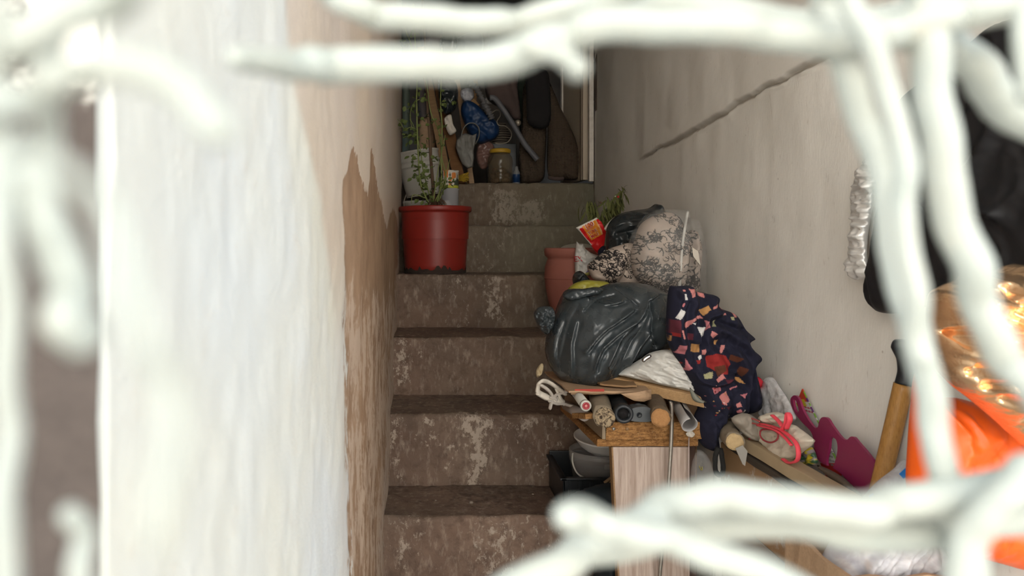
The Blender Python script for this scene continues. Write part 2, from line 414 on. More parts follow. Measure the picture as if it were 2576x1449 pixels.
for i, (Yn, z) in enumerate(STEPS):
    Yb = STEPS[i-1][0]+.03 if i else 4.4
    zb = STEPS[i+1][1]-.03 if i < 6 else -.05
    depth = min(Yb-Yn, .34); q = VN(20+i)
    prof = []
    rad = .014
    for k in range(14): prof.append((Yn+depth-(depth-rad)*k/13, z, 0))
    for k in range(1, 6):
        a = math.pi/2*k/6; prof.append((Yn+rad-rad*math.sin(a), z-rad+rad*math.cos(a), 1))
    for k in range(22): prof.append((Yn, z-rad-(z-rad-zb)*k/21, 2))
    prof += [(Yn+depth, zb, 3)]
    if not i: prof[0] = (Yb, z, 0)
    if not i: prof[-1] = (Yb, zb, 3)
    V = []; m = len(prof); xs = np.linspace(XL-.01, XR+.01, NX)
    for x in xs:
        for (Y, zz, k) in prof:
            s = x*9; wob = .006*float(q(s, .3)) if k < 3 else 0; zw = .004*float(q(x*13, 2.6)) if k < 3 else 0
            rough = .0022*float(q(x*55, zz*55+Y*55)) if k < 3 else 0
            chip = (-.006*max(0, float(q(x*24, 5.5))-.25)) if k == 1 else 0
            if k == 0: V.append((x, Y, zz+rough*.7-.003*abs(float(q(x*5, Y*9)))+zw*max(0, 1-(Y-Yn)/.06)))
            elif k == 1: V.append((x, Y+wob-chip, zz+chip+rough+zw))
            elif k == 2: V.append((x, Y+wob+rough*1.3, zz))
            else: V.append((x, Y, zz))
    Fc = [(a*m+k, (a+1)*m+k, (a+1)*m+(k+1) % m, a*m+(k+1) % m) for a in range(NX-1) for k in range(m)]
    Fc += [tuple(range(m)), tuple((NX-1)*m+k for k in range(m))[::-1]]
    st = pym('step', V, Fc, M_stair, stairs)
    W = np.array(V); px = CX+F*W[:, 0]/W[:, 1]; py = CY+F*(EYE-W[:, 2])/W[:, 1]
    def msk(L):
        r = np.zeros(len(W))
        for (k, x0, x1, y0, y1, wt) in L:
            if k != i: continue
            d = np.maximum(np.maximum(x0-px, px-x1)/16, np.maximum(y0-py, py-y1)/12)
            r = np.maximum(r, wt*1.15*np.clip(.7-d*.4, 0, 1))
        return r
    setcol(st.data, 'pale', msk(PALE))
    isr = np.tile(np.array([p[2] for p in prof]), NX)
    back = np.clip((W[:, 1]-Yn-.03)/.12, 0, 1)*(isr == 0)*.30+(isr == 0)*.14  # treads painted darker, deepening towards the back: shade put into the colour
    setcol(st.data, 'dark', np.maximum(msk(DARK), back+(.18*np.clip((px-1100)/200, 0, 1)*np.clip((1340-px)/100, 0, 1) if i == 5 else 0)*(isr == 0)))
    setcol(st.data, 'moss', np.clip((px-1180)/300, 0, 1)*np.clip((1.6-i*.42), 0, 1)*.8+.25*(i < 2))

# ---- left wall: white plaster, flaked off to brown render low on the far half
t = NT('left_plaster'); g = t.geo()
pl = t.attr('peel', 'Fac'); lo = t.attr('low', 'Fac')
n1 = t.noise(6, 6, .65, vec=g); n2 = t.noise(30, 6, .7, vec=g); n3 = t.noise(2.2, 4, .6, vec=g); n5 = t.noise(90, 4, .65, vec=g)
paint = t.mix(t.ramp(n3, [(.35, 0.), (.65, 1.)]), (.62, .585, .48), (.60, .612, .605))
paint = t.mix(t.ramp(n2, [(.58, 0.), (.80, .5)]), paint, (.55, .47, .38))
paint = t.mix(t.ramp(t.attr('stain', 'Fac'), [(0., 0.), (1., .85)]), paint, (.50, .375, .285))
bare = t.mix(t.ramp(n1, [(.35, 0.), (.65, 1.)]), (.225, .135, .080), (.36, .235, .150))
streak = t.math('MULTIPLY_ADD', t.math('SUBTRACT', t.noise(16, 7, .74, vec=t.map(g, (1, 1.2, .8))), .5), 2.4, lo)
bare = t.mix(t.ramp(streak, [(.45, 0.), (.62, .9)]), bare, (.50, .385, .295))
pk = t.math('MULTIPLY_ADD', t.math('SUBTRACT', t.noise(34, 7, .72, vec=t.map(g, (1, 1.3, .8))), .5), 1.5, pl)
edge = t.ramp(pk, [(.47, 0.), (.53, 1.)])
c = t.mix(edge, paint, bare)
h = t.math('ADD', t.math('MULTIPLY', t.math('SUBTRACT', 1., edge), 1.2), t.math('ADD', t.math('MULTIPLY', n2, .8), t.math('MULTIPLY', n5, .5)))
t.bump(h, .5, .004)
M_left = t.fin(c, .82, 0, .25)
xs = np.concatenate([np.arange(262, 1008, 3.5), [1008.4]]); Ys = -F*.095/(xs-CX); Ys[-1] = 3.06
zs = np.linspace(0, 2.5, 300)
YY, ZZ = np.meshgrid(Ys, zs, indexing='ij'); PX = CX+F*XL/YY; PY = CY+F*(EYE-ZZ)/YY
top = np.interp(PX, [852, 860, 872, 881, 886, 896, 906, 915, 926, 930, 934, 942, 950, 958, 966, 975, 985, 992, 1000, 1010],
                [620, 462, 440, 385, 368, 388, 440, 480, 488, 375, 372, 400, 478, 495, 545, 580, 530, 520, 560, 600])
leftb = np.interp(PY, [300, 450, 700, 900, 1449], [861, 861, 872, 874, 880])
sd = np.minimum((PX-leftb)/(10+14*np.clip((PY-650)/150, 0, 1)), (PY-top)/24)
rightpaint = np.clip((PX-np.interp(PY, [300, 520, 700, 900, 1100, 1449], [1012, 995, 988, 974, 960, 940]))/12, 0, 1)
peel = np.clip(.5+.5*sd, 0, 1.0); peel = np.where(sd > 0, np.minimum(peel, .98), peel)*(1-.55*rightpaint)
low = np.clip((PY-640)/140, 0, 1)*.56*np.clip(1.2-.3*np.clip((PY-1000)/400, 0, 1), 0, 1)
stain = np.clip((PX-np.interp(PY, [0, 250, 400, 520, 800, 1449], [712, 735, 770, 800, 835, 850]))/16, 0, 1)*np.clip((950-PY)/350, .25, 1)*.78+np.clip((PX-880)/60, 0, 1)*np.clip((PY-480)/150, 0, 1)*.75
q = VN(77)
XX = XL+.0035*q.fbm(YY*5, ZZ*4, 3)-.0018*np.clip(peel*2-.5, 0, 1)+.0012*q(YY*40, ZZ*40)
V = np.stack([XX, YY, ZZ], -1).reshape(-1, 3); a, b = YY.shape
idx = np.arange(a*b).reshape(a, b)
Fc = np.stack([idx[:-1, :-1], idx[:-1, 1:], idx[1:, 1:], idx[1:, :-1]], -1).reshape(-1, 4)
me = bpy.data.meshes.new('wall_left')
ko = a*b   # thick back so that no light leaks through
V2 = np.concatenate([V, [[XL-.12, Ys[0], 0], [XL-.12, Ys[-1], 0], [XL-.12, Ys[-1], 2.5], [XL-.12, Ys[0], 2.5]]])
Fl = Fc.tolist()+[[ko, ko+1, ko+2, ko+3]]
Fl += [[int(i) for i in idx[0, :]][::-1]+[ko, ko+3][:1]+[ko+3], [int(i) for i in idx[-1, :]]+[ko+2, ko+1]]
me.from_pydata(V2.tolist(), [], Fl)
wl_ = link('wall_left', me, M_left); struct(wl_, 'whitewashed plaster wall along the left with flaked brown render low down')
for nm, arr in (('peel', peel), ('low', low), ('stain', stain)): setcol(me, nm, np.concatenate([arr.ravel(), np.zeros(4)]))

# ---- left jamb, facing the street: bare brown render with remnants of whitewash
t = NT('jamb_render'); g = t.geo(); n = t.noise(30, 6, .7, vec=g); k = t.attr('white', 'Fac')
c = t.mix(t.noise(60, 5, .7, vec=g), (.040, .032, .028), (.10, .078, .066))
c = t.mix(t.ramp(t.math('MULTIPLY_ADD', t.math('SUBTRACT', n, .5), 1.4, k), [(.45, 0.), (.6, 1.)]), c, (.72, .68, .60))
t.bump(n, .5, .004); M_jamb = t.fin(c, .85, 0, .2)
V = []; nx, nz = 40, 220
for i in range(nx):
    for j in range(nz):
        x = XL-.35*(i/(nx-1))**1.6; z = 2.5*j/(nz-1)
        V.append((x, .219+.002*float(vn(x*60, z*40)), z))
Fc = [(i*nz+j, (i+1)*nz+j, (i+1)*nz+j+1, i*nz+j+1) for i in range(nx-1) for j in range(nz-1)]
jb = pym('wall_front', V, Fc, M_jamb); struct(jb, 'brown rendered door jamb with whitewash remnants at the left edge')
W = np.array(V); setcol(jb.data, 'white', np.clip(.25+(W[:, 2]-EYE-.02)*7, 0, .75))

# ---- right wall: greyish whitewash with a proud upper coat ending in a ragged ledge
t = NT('right_plaster'); g = t.geo(); n1 = t.noise(3, 5, .6, vec=g); n2 = t.noise(26, 6, .7, vec=g); n3 = t.noise(110, 3, .6, vec=t.map(g, (1, 2.2, .55)))
c = t.mix(t.ramp(n1, [(.35, 0.), (.65, 1.)]), (.775, .745, .685), (.85, .82, .765))
c = t.mix(t.ramp(t.noise(45, 5, .7, vec=t.map(g, (1, 1.6, .5))), [(.62, 0.), (.76, .55)]), c, (.44, .38, .32))
c = t.mix(t.ramp(t.vor(16, vec=g), [(.0, .75), (.045, 0.)]), c, (.27, .20, .15))
c = t.mix(t.ramp(t.noise(105, 4, .7, vec=t.map(g, (1, 1.1, .5))), [(.70, 0.), (.76, .5)]), c, (.30, .25, .20))
c = t.mix(t.attr('wall_shade', 'Fac'), c, (.42, .385, .325))
t.bump(t.math('ADD', t.math('MULTIPLY', n2, .8), n3), .2, .002)
M_right = t.fin(c, .8, 0, .25)
xs = np.concatenate([[1492], np.arange(1496, 2600, 5.), np.linspace(2620, 3600, 24)]); Ys = F*XR/(xs-CX); Ys[0] = 3.07
zs = np.concatenate([np.linspace(0, 1.15, 90), np.linspace(1.155, 1.40, 110), np.linspace(1.405, 2.5, 90)])
YY, ZZ = np.meshgrid(Ys, zs, indexing='ij'); q = VN(91)
led = EYE+np.interp(YY, [.4, 1.0, 1.29, 1.6, 1.9, 2.2, 2.36, 2.6, 3.1], [.345, .335, .325, .318, .300, .296, .288, .255, .21])
led = led+.004*q(YY*14, 0*YY)+.0018*q(YY*70, 0*YY+4)
gap = .0055+.002*q(YY*9, 0*YY+8)
fade = np.clip((2.42-YY)/.08, 0, 1)
d = ZZ-led
proud = 1/(1+np.exp(-(d-.001)/.0011))*(.0075)*np.exp(-np.maximum(d, 0)/.25)
groove = .0075*np.exp(-((d+gap*.5)/(gap*.62))**2)
lip = .0022*np.exp(-((d+gap*1.9)/.004)**2)*(q(YY*40, ZZ*40)+.6)
XX = XR-fade*(proud-groove+lip)-.006*q.fbm(YY*2.2, ZZ*2.2, 3)-.0011*q.fbm(YY*17, ZZ*12, 3)
XX -= .0035*np.exp(-((d-.12)/.13)**2)*np.clip(q(YY*6, ZZ*6), 0, 1)*fade
V = np.stack([XX, YY, ZZ], -1).reshape(-1, 3); a, b = YY.shape; idx = np.arange(a*b).reshape(a, b)
Fc = np.stack([idx[:-1, :-1], idx[1:, :-1], idx[1:, 1:], idx[:-1, 1:]], -1).reshape(-1, 4).tolist()
ko = a*b; V2 = np.concatenate([V, [[XR+.12, Ys[0], 0], [XR+.12, Ys[-1], 0], [XR+.12, Ys[-1], 2.5], [XR+.12, Ys[0], 2.5]]])
Fc += [[ko, ko+1, ko+2, ko+3], [int(i) for i in idx[-1, :]]+[ko+2, ko+1], [int(i) for i in idx[0, :]]+[ko+3, ko]]
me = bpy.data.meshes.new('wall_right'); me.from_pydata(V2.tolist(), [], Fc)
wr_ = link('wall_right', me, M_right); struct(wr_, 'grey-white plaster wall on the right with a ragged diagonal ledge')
setcol(me, 'wall_shade', np.concatenate([(fade*.75*np.exp(-((d+gap*.5)/(gap*.9))**2)+.35*np.clip((YY-2.1)/.8, 0, 1)).ravel(), np.zeros(4)]))  # painted shade: shadow under the ledge and falloff towards the far end

# ---- ceiling, floor, back room
M_ceil = mk('ceiling_paint', (.34, .31, .28), .85)
struct(box('ceiling', XL-.15, XR+.15, .22, 3.1, 2.45, 2.55, M_ceil, bev=0), 'plain plaster ceiling over the stairs')
M_ground = mk('street_concrete', (.44, .42, .39), .9, scale=3, bump=.4)
struct(box('floor', -9, 9, -12, 1.53, -.1, 0, M_ground, bev=0), 'pale concrete landing at the foot of the stairs')
M_fac = mk('facade_paint', (.60, .585, .56), .9, scale=1.5, var=.08)
struct(box('wall_sunblock', -4, 4, .22, 5.5, 2.552, 4.2, M_fac, bev=0), 'storey of the building above the doorway')  # added out of view to block direct sun on the gate
struct(box('canopy_shade', -4, 4, -.55, .22, 2.56, 2.64, M_fac, bev=0), 'projecting concrete canopy above the gate')  # unseen, added to cut sun and sky light on the wires
struct(box('wall_front_right', .80, 4, .55, .75, 0, 2.55, M_fac, bev=0), 'street front of the building right of the doorway')
struct(box('wall_bounce', -9, 9, -7.3, -7.0, 0, 7, M_fac, bev=0), 'pale house front across the street')  # unseen, added as a sunlit reflector for the stairwell
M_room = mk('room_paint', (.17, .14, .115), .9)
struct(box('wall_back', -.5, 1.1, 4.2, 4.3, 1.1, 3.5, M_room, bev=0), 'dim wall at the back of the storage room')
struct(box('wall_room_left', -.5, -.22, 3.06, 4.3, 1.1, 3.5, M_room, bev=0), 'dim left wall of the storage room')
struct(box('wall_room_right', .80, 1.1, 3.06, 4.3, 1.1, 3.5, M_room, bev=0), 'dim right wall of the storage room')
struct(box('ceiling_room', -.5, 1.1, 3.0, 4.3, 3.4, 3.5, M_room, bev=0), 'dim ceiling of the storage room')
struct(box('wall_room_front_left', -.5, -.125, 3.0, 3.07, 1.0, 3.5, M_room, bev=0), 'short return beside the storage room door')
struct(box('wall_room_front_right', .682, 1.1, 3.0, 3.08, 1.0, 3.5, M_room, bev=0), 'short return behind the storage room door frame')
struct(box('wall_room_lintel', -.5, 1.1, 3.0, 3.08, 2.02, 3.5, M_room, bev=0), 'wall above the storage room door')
M_trim = mk('trim_paint', (.62, .57, .50), .5, dirt=((.2, .15, .11), .6), scale=20)
tr = board('trim_1', (.668, 3.05, 1.245), (.668, 3.05, 2.4), .018, .03, M_trim, up=(0, 1, 0)); struct(tr, 'chipped white door trim on the right of the upper doorway')
M_door = mk('door_paint', (.46, .385, .29), .5, var=.1, scale=5, dirt=((.2, .15, .1), .5))
M_oldw = mk('door_groove', (.16, .12, .085), .7)
dr = thing('door_1', 'cream painted inner door standing open at the top of the stairs', None, (.65, 3.3, 1.245)); dr['kind'] = 'structure'
board('leaf', (.655, 3.085, 1.63), (.622, 3.35, 1.63), .75, .022, M_door, dr, up=(1, .1, 0))
board('edge_strip', (.620, 3.352, 1.63), (.617, 3.37, 1.63), .75, .030, M_trim, dr, up=(1, .1, 0))
board('panel_groove', (.6405, 3.10, 1.63), (.6385, 3.115, 1.63), .75, .004, M_oldw, dr, up=(1, .1, 0))

# ------------------------------------------------------------------ wire grille close to the lens
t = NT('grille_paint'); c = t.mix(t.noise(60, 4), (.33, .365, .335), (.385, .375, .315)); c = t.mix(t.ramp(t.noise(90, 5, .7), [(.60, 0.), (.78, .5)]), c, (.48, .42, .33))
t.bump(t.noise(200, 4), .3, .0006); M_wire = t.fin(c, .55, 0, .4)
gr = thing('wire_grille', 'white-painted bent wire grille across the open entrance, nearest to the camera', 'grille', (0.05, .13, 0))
WIRES = [  # (pixel path, depth, half width px)
    ([(800, -60), (870, 5), (960, 38), (1080, 55), (1200, 60), (1300, 52), (1400, 30), (1500, 0), (1600, -40)], .142, 36),
    ([(600, 152), (680, 158), (750, 163), (820, 168), (900, 170), (1060, 168), (1200, 158), (1310, 135), (1420, 95), (1520, 65), (1650, 62), (1800, 72), (1950, 82), (2100, 95), (2230, 85), (2360, 45), (2480, 20), (2680, 5)], [.108, .116, .124, .130, .132], [30, 36, 42, 46, 46]),
    ([(1330, 110), (1400, 135), (1440, 165), (1452, 180)], .118, 26),
    ([(1440, 60), (1560, 20), (1700, 5), (1850, 25), (2000, 50), (2150, 55), (2300, 25), (2400, -20), (2460, -70)], .150, 34),
    ([(2075, -60), (2100, 60), (2150, 220), (2215, 380), (2240, 520), (2262, 700), (2300, 860), (2345, 1000), (2370, 1150), (2420, 1320), (2470, 1520)], .137, 36),
    ([(2120, -60), (2160, 60), (2225, 240), (2262, 400), (2275, 560), (2300, 740), (2330, 900)], .125, 30),
    ([(2330, -60), (2335, 80), (2350, 260), (2370, 430), (2410, 600), (2470, 760), (2530, 880), (2590, 980), (2680, 1130)], .133, 45),
    ([(2250, 70), (2340, 90), (2420, 140), (2490, 220), (2570, 285), (2680, 340)], .145, 46),
    ([(2590, -60), (2585, 100), (2600, 240)], .128, 26),
    ([(1425, 1290), (1490, 1305), (1570, 1335), (1680, 1360), (1800, 1395), (1920, 1440), (2080, 1520)], .120, 40),
    ([(1180, 1530), (1300, 1465), (1420, 1408), (1540, 1350), (1640, 1295), (1740, 1255), (1860, 1248), (2000, 1270), (2150, 1280), (2300, 1265), (2480, 1230), (2680, 1180)], .135, 46),
    ([(1480, 1385), (1620, 1360), (1760, 1325), (1900, 1310), (2060, 1325), (2220, 1345), (2400, 1330), (2680, 1300)], .145, 40),
    ([(2576, 1180), (2500, 1260), (2450, 1380), (2430, 1530)], .128, 44),
    ([(0, -80), (-15, 200), (-5, 480), (10, 760), (0, 1000), (20, 1250), (30, 1560)], .062, 34),
    ([(60, 380), (110, 520), (150, 660), (185, 790), (200, 840)], .066, 58),
    ([(-80, 60), (60, 110), (180, 30), (330, -40)], .062, 56),
    ([(-80, 300), (60, 250), (160, 190), (260, 170), (420, 200), (560, 330)], .062, 46),
    ([(20, 420), (140, 420), (260, 520), (340, 720), (390, 900), (430, 1100), (420, 1340)], .042, 30),
    ([(130, -60), (150, 100), (130, 260), (110, 420)], .070, 34),
    ([(190, 1290), (205, 1400), (215, 1560)], .075, 30),
]
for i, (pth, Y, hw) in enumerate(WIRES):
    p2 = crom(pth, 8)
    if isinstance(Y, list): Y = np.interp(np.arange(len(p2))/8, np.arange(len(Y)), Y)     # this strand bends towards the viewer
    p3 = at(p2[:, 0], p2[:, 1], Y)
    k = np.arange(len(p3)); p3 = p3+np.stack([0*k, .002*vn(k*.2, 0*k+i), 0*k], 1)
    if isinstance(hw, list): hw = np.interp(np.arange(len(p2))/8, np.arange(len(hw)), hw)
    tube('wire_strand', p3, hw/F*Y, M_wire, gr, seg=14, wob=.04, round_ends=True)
# ------------------------------------------------------------------ shared materials
M_red = mk('red_plastic', (.215, .017, .011), .42, var=.12, scale=8, bump=.08, dirt=((.16, .03, .02), .35))
M_dirt = mk('dark_dirt', (.035, .022, .016), .95, bump=.8, bscale=120, bd=.004)
M_brown = mk('root_brown', (.10, .06, .035), .9, bump=.6)
M_stem = mk('green_cane', (.16, .18, .05), .6)
M_leaf = mk('rose_leaf', (.105, .135, .035), .55, var=.35, scale=40)
M_white = mk('white_plastic', (.50, .48, .43), .45, var=.1, bump=.05, dirt=((.3, .25, .2), .4))
M_offw = mk('offwhite_cloth', (.62, .56, .48), .85, var=.12, bump=.4, bscale=120)
M_terra = mk('terracotta', (.30, .105, .078), .75, var=.15, scale=10, bump=.25, bscale=50, bd=.002, dirt=((.22, .075, .05), .5))
M_black = glossbag('black_film', (.020, .024, .026), .20)
M_slate = glossbag('charcoal_film', (.036, .043, .047), .20, wr=26, bump=.4)
M_yellow = glossbag('yellow_film', (.30, .27, .035), .3, wr=40, bump=.6)
M_milk = glossbag('milky_film', (.62, .60, .56), .3, wr=30, bump=.6, var=.08)
M_clear = film('clear_film', (.75, .73, .70), .13, .07, 30, .5)
M_haze = film('hazy_film', (.72, .72, .76), .5, .22, 16, .25)
M_wood = woodmat('pine', (.40, .235, .105), (.56, .36, .185), 5)
M_oldwood = woodmat('old_wood', (.20, .115, .055), (.34, .20, .095), 5)
M_chip = None
t = NT('chipboard'); n = t.noise(140, 5, .75, vec=t.map(t.pos, (.6, 1, 1.6))); c = t.mix(t.ramp(n, [(.35, 0.), (.65, 1.)]), (.15, .068, .022), (.46, .235, .085)); c = t.mix(t.ramp(t.noise(230, 3, .8), [(.55, 0.), (.7, .7)]), c, (.12, .06, .025)); c = t.mix(t.ramp(t.noise(190, 3, .8), [(.62, 0.), (.72, .6)]), c, (.62, .44, .26)); t.bump(n, .9, .003); M_chip = t.fin(c, .85, 0, .2)
t = NT('ash_laminate'); n = t.noise(9, 5, .6, vec=t.map(t.pos, (9, 9, .55)), dist=1.2); n2 = t.noise(36, 4, .7, vec=t.map(t.pos, (9, 9, .35)))
c = t.mix(t.ramp(n, [(.35, 0.), (.65, 1.)]), (.36, .27, .22), (.52, .42, .36)); c = t.mix(t.ramp(n2, [(.5, 0.), (.68, .6)]), c, (.24, .165, .125)); t.bump(n2, .15, .001); M_ash = t.fin(c, .55, 0, .35)
M_bark = mk('bark', (.13, .09, .055), .9, var=.4, scale=60, bump=1., bscale=70, bd=.006, dirt=((.06, .04, .03), .7))
M_bark2 = mk('smooth_bark', (.27, .215, .15), .85, var=.25, scale=40, bump=.6, bscale=60, bd=.003, dirt=((.10, .08, .06), .5))
def endgrain(name, a, b, rings=5, crack=None):
    t = NT(name); gen = [q_ for q_ in t.n if q_.bl_idname == 'ShaderNodeTexCoord'][0].outputs['Generated']
    n = t.wave(rings, 'SPHERICAL', 1.6, 2, 3, kind='RINGS', vec=t.map(gen, (1, 0, 1), loc=(-.5, 0, -.5))); c = t.mix(n, a, b)
    c = t.mix(t.noise(180, 4, .7), c, tuple(x*.6 for x in a))
    if crack: c = t.mix(t.ramp(t.noise(75, 3, .7, dist=2), [(.44, 0.), (.54, .95)]), c, crack)
    t.bump(t.noise(150, 4), .6, .003); return t.fin(c, .85, 0, .2)
M_end1 = endgrain('rotten_end', (.34, .25, .15), (.50, .40, .27), crack=(.035, .022, .015))
M_end2 = endgrain('orange_end', (.40, .19, .07), (.55, .31, .14))
M_end3 = endgrain('fresh_end', (.55, .38, .19), (.68, .52, .30))
M_dkplastic = mk('black_plastic', (.014, .016, .019), .42, var=.3, bump=.1)
M_grey = mk('grey_plastic', (.33, .32, .33), .5, var=.08, bump=.05, dirt=((.2, .17, .14), .4))
M_steel = mk('dull_steel', (.36, .33, .29), .42, .8, var=.3, scale=30, dirt=((.16, .08, .04), .6))
M_iron = mk('dark_iron', (.085, .09, .095), .55, .35, var=.25, scale=50, bump=.3)
M_card = woodmat('cardboard', (.36, .23, .135), (.47, .31, .19), 4, .85, bump=.1)
M_navy = mk('navy_cloth', (.014, .015, .030), .9, var=.3, scale=60, bump=.4, bscale=250)
M_pink = mk('pink_lace', (.85, .075, .105), .7, var=.15, bump=.5, bscale=300)
M_redcloth = mk('red_cloth', (.52, .020, .035), .8)
M_purple = mk('plum_plastic', (.245, .022, .080), .38, var=.06, scale=10, bump=.04)
M_bamboo = woodmat('varnished_cane', (.30, .135, .035), (.52, .28, .085), 8, .25, axis=(6, 6, 1.2))
M_orange = mk('orange_film', (.90, .125, .012), .42, var=.06, bump=.1, bscale=30)
M_blue = mk('blue_tape', (.03, .22, .62), .45)
M_bluep = mk('blue_plastic', (.009, .034, .10), .45, var=.25, bump=.15, bscale=30)
M_print = printed('printed_cloth', .9)
M_printf = printed('printed_film', .35, bump=.2, bscale=60)
M_printc = printed('printed_card', .5, bump=0)
M_gold = mk('gold_foil', (.85, .56, .33), .27, .92, var=.12, bump=.5, bscale=22, bd=.006)
M_silver = mk('silver_foil', (.74, .72, .69), .33, .35, var=.1, bump=.3, bscale=30, bd=.003)
M_jacket = mk('black_nylon', (.0085, .0082, .0095), .6, var=.25, bump=.2, bscale=40, bd=.003)
t = NT('waffle_knit'); a = t.wave(62, 'X'); b = t.wave(62, 'Z'); h = t.math('MULTIPLY', a, b)
c = t.mix(t.ramp(h, [(.05, 0.), (.5, 1.)]), (.045, .032, .023), (.17, .125, .088)); t.bump(h, .8, .004); M_knit = t.fin(c, .95, 0, .1)
M_mauve = mk('mauve_cloth', (.080, .055, .048), .95, bump=.3)
M_dark = mk('black_cloth', (.012, .010, .010), .95, bump=.4)
M_dkgreen = mk('dark_green_cloth', (.022, .030, .020), .95)

def canvas(base, polys):
    def f(P):
        c = np.tile(np.array(base, float), (len(P), 1))
        for poly, col in polys: c[inside(P, np.asarray(poly, float))] = col
        return c
    return f
_leaf_cache = {}
def leaf_mesh(name, L, W, mat, bend=.25, n=4):
    V = []; Fc = []
    for i in range(n+1):
        s = i/n; wd = W*math.sin(math.pi*min(.97, s*.93+.05))**.8; y = L*s; z = -bend*L*s*s
        V += [(-wd/2, y, z), (0, y, z-.18*wd), (wd/2, y, z)]
    for i in range(n):
        a = i*3; Fc += [(a, a+1, a+4, a+3), (a+1, a+2, a+5, a+4)]
    m = len(V); V += [(x, y, z-.0004) for x, y, z in V]; Fc += [tuple(i+m for i in q)[::-1] for q in Fc]
    me = bpy.data.meshes.new(name); me.from_pydata(V, [], Fc); me.polygons.foreach_set('use_smooth', [True]*len(Fc)); me.materials.append(mat); return me
def leaf(me, pos, dirv, parent, sc=1., roll=0., name='leaf'):
    o = bpy.data.objects.new(name, me); C.objects.link(o); o.parent = parent
    q = Vector(dirv).to_track_quat('Y', 'Z').to_matrix()@Matrix.Rotation(roll, 3, 'Y')
    o.matrix_basis = Matrix.Translation(Vector(pos)-Vector(parent['_o']))@q.to_4x4()@Matrix.Scale(sc, 4)
    return o
def log(name, label, p0, p1, r0, r1, bark, endm, wob=.12, seg=20, tilt=None):
    """p1 is the sawn end towards the viewer"""
    p0 = np.asarray(p0); p1 = np.asarray(p1); o = thing(name, label, 'log', np.minimum(p0, p1)-np.array([0, 0, min(r0, r1)]))
    k = np.linspace(0, 1, 14); pts = p0+(p1-p0)*k[:, None]+np.stack([.002*vn(k*3, 0*k+r0*900), 0*k, .002*vn(k*3, 0*k+4)], 1)
    tube('bark', pts, r0+(r1-r0)*k, bark, o, seg=seg, wob=wob)
    d = (p1-p0)/np.linalg.norm(p1-p0)
    lathe('cut_face', [(r1*.93, 0), (r1*.92, .0015), (r1*.55, .0022), (r1*.2, .0016), (0, .0018)], p1, endm, o, axis=d, seg=24, wob=.06)
    return o

# ------------------------------------------------------------------ red pot with rose canes
c0 = np.array([.035, 2.668, .888])
pp = thing('potted_rose', 'large red plastic pot with straggly green rose canes, on a step by the left wall', 'potted plant', c0)
pot_ = lathe('pot', [(0, .004), (.100, .004), (.1065, .008), (.108, .03), (.112, .09), (.116, .15), (.1195, .208), (.1205, .214), (.1265, .215), (.1285, .219), (.1285, .229), (.127, .233), (.122, .233), (.119, .228), (.118, .19), (.118, .12)], c0, M_red, pp, seg=64)
V = []; sg = 90
for k in range(sg):
    a = 2*math.pi*k/sg; h = .012+.010*max(0, float(vn(k*.55, 2.2)))+.012*(float(vn(k*.9, 8.)) > .45)
    for (r, z) in ((.1085, 0), (.1088, h*.5), (.1092+.0004, h)): V.append(c0+np.array([r*math.cos(a), r*math.sin(a), z]))
Fc = [(k*3+j, ((k+1) % sg)*3+j, ((k+1) % sg)*3+j+1, k*3+j+1) for k in range(sg) for j in range(2)]
pym('torn_base', V, Fc, M_dirt, pot_)
lathe('soil', [(.117, .19), (.09, .200), (.04, .206), (0, .208)], c0, M_dirt, pot_, wob=.03)
roots = []
for k in range(60):
    a = random.uniform(0, 6.28); r = random.uniform(.012, .05); bz = .2
    p = c0+np.array([r*math.cos(a)+.0, r*math.sin(a)*.6, bz]); q_ = c0+np.array([.006+.010*math.cos(a), .006*math.sin(a), bz+random.uniform(.03, .075)])
    mid = (p+q_)/2+np.array([random.uniform(-.012, .012), 0, .012]); roots.append(tube_vf(crom([p, mid, q_], 3), random.uniform(.0008, .0022), 5))
v, f = join(roots); tag(pym('root_tuft', v, f, M_brown, pp), 'brown tangled root crown', kind='stuff')
CANES = [([(1093, 512), (1088, 450), (1084, 400), (1081, 340), (1076, 280), (1074, 200), (1068, 90), (1062, -20)], 4.6, M_brown, 2.67),
         ([(1078, 510), (1060, 470), (1054, 420), (1050, 340), (1048, 250), (1050, 180), (1044, 100), (1040, 10)], 2.2, M_stem, 2.62),
         ([(1100, 508), (1110, 460), (1110, 400), (1112, 320), (1108, 260), (1110, 200), (1112, 120)], 2.2, M_stem, 2.64),
         ([(1104, 505), (1122, 450), (1112, 400), (1104, 330), (1084, 285), (1076, 230), (1070, 190)], 1.9, M_stem, 2.65),
         ([(1085, 508), (1065, 430), (1058, 380), (1042, 320), (1030, 300)], 1.7, M_stem, 2.66),
         ([(1095, 505), (1112, 470), (1124, 430), (1132, 400)], 1.6, M_stem, 2.63),
         ([(1090, 505), (1100, 440), (1112, 380), (1120, 340)], 1.4, M_stem, 2.60),
         ([(1052, 330), (1035, 320), (1018, 325), (1008, 310), (1000, 300)], 1.2, M_stem, 2.64),
         ([(1055, 250), (1040, 260), (1032, 290), (1036, 320)], 1.2, M_stem, 2.64),
         ([(1075, 500), (1040, 490), (1035, 512)], 1.4, M_stem, 2.60),
         ([(1046, 200), (1036, 120), (1022, 80), (1014, 40)], 1.6, M_stem, 2.64)]
for pth, hw, m, Y in CANES:
    q = crom(pth, 6); tube('cane', at(q[:, 0], q[:, 1], Y+.02*vn(np.arange(len(q))*.1, q[:, 0]*.01)), hw/F*Y*np.linspace(1, .6, len(q)), m, pp, seg=8, wob=.1)
lm = leaf_mesh('rose_leaf', .018, .0145, M_leaf)
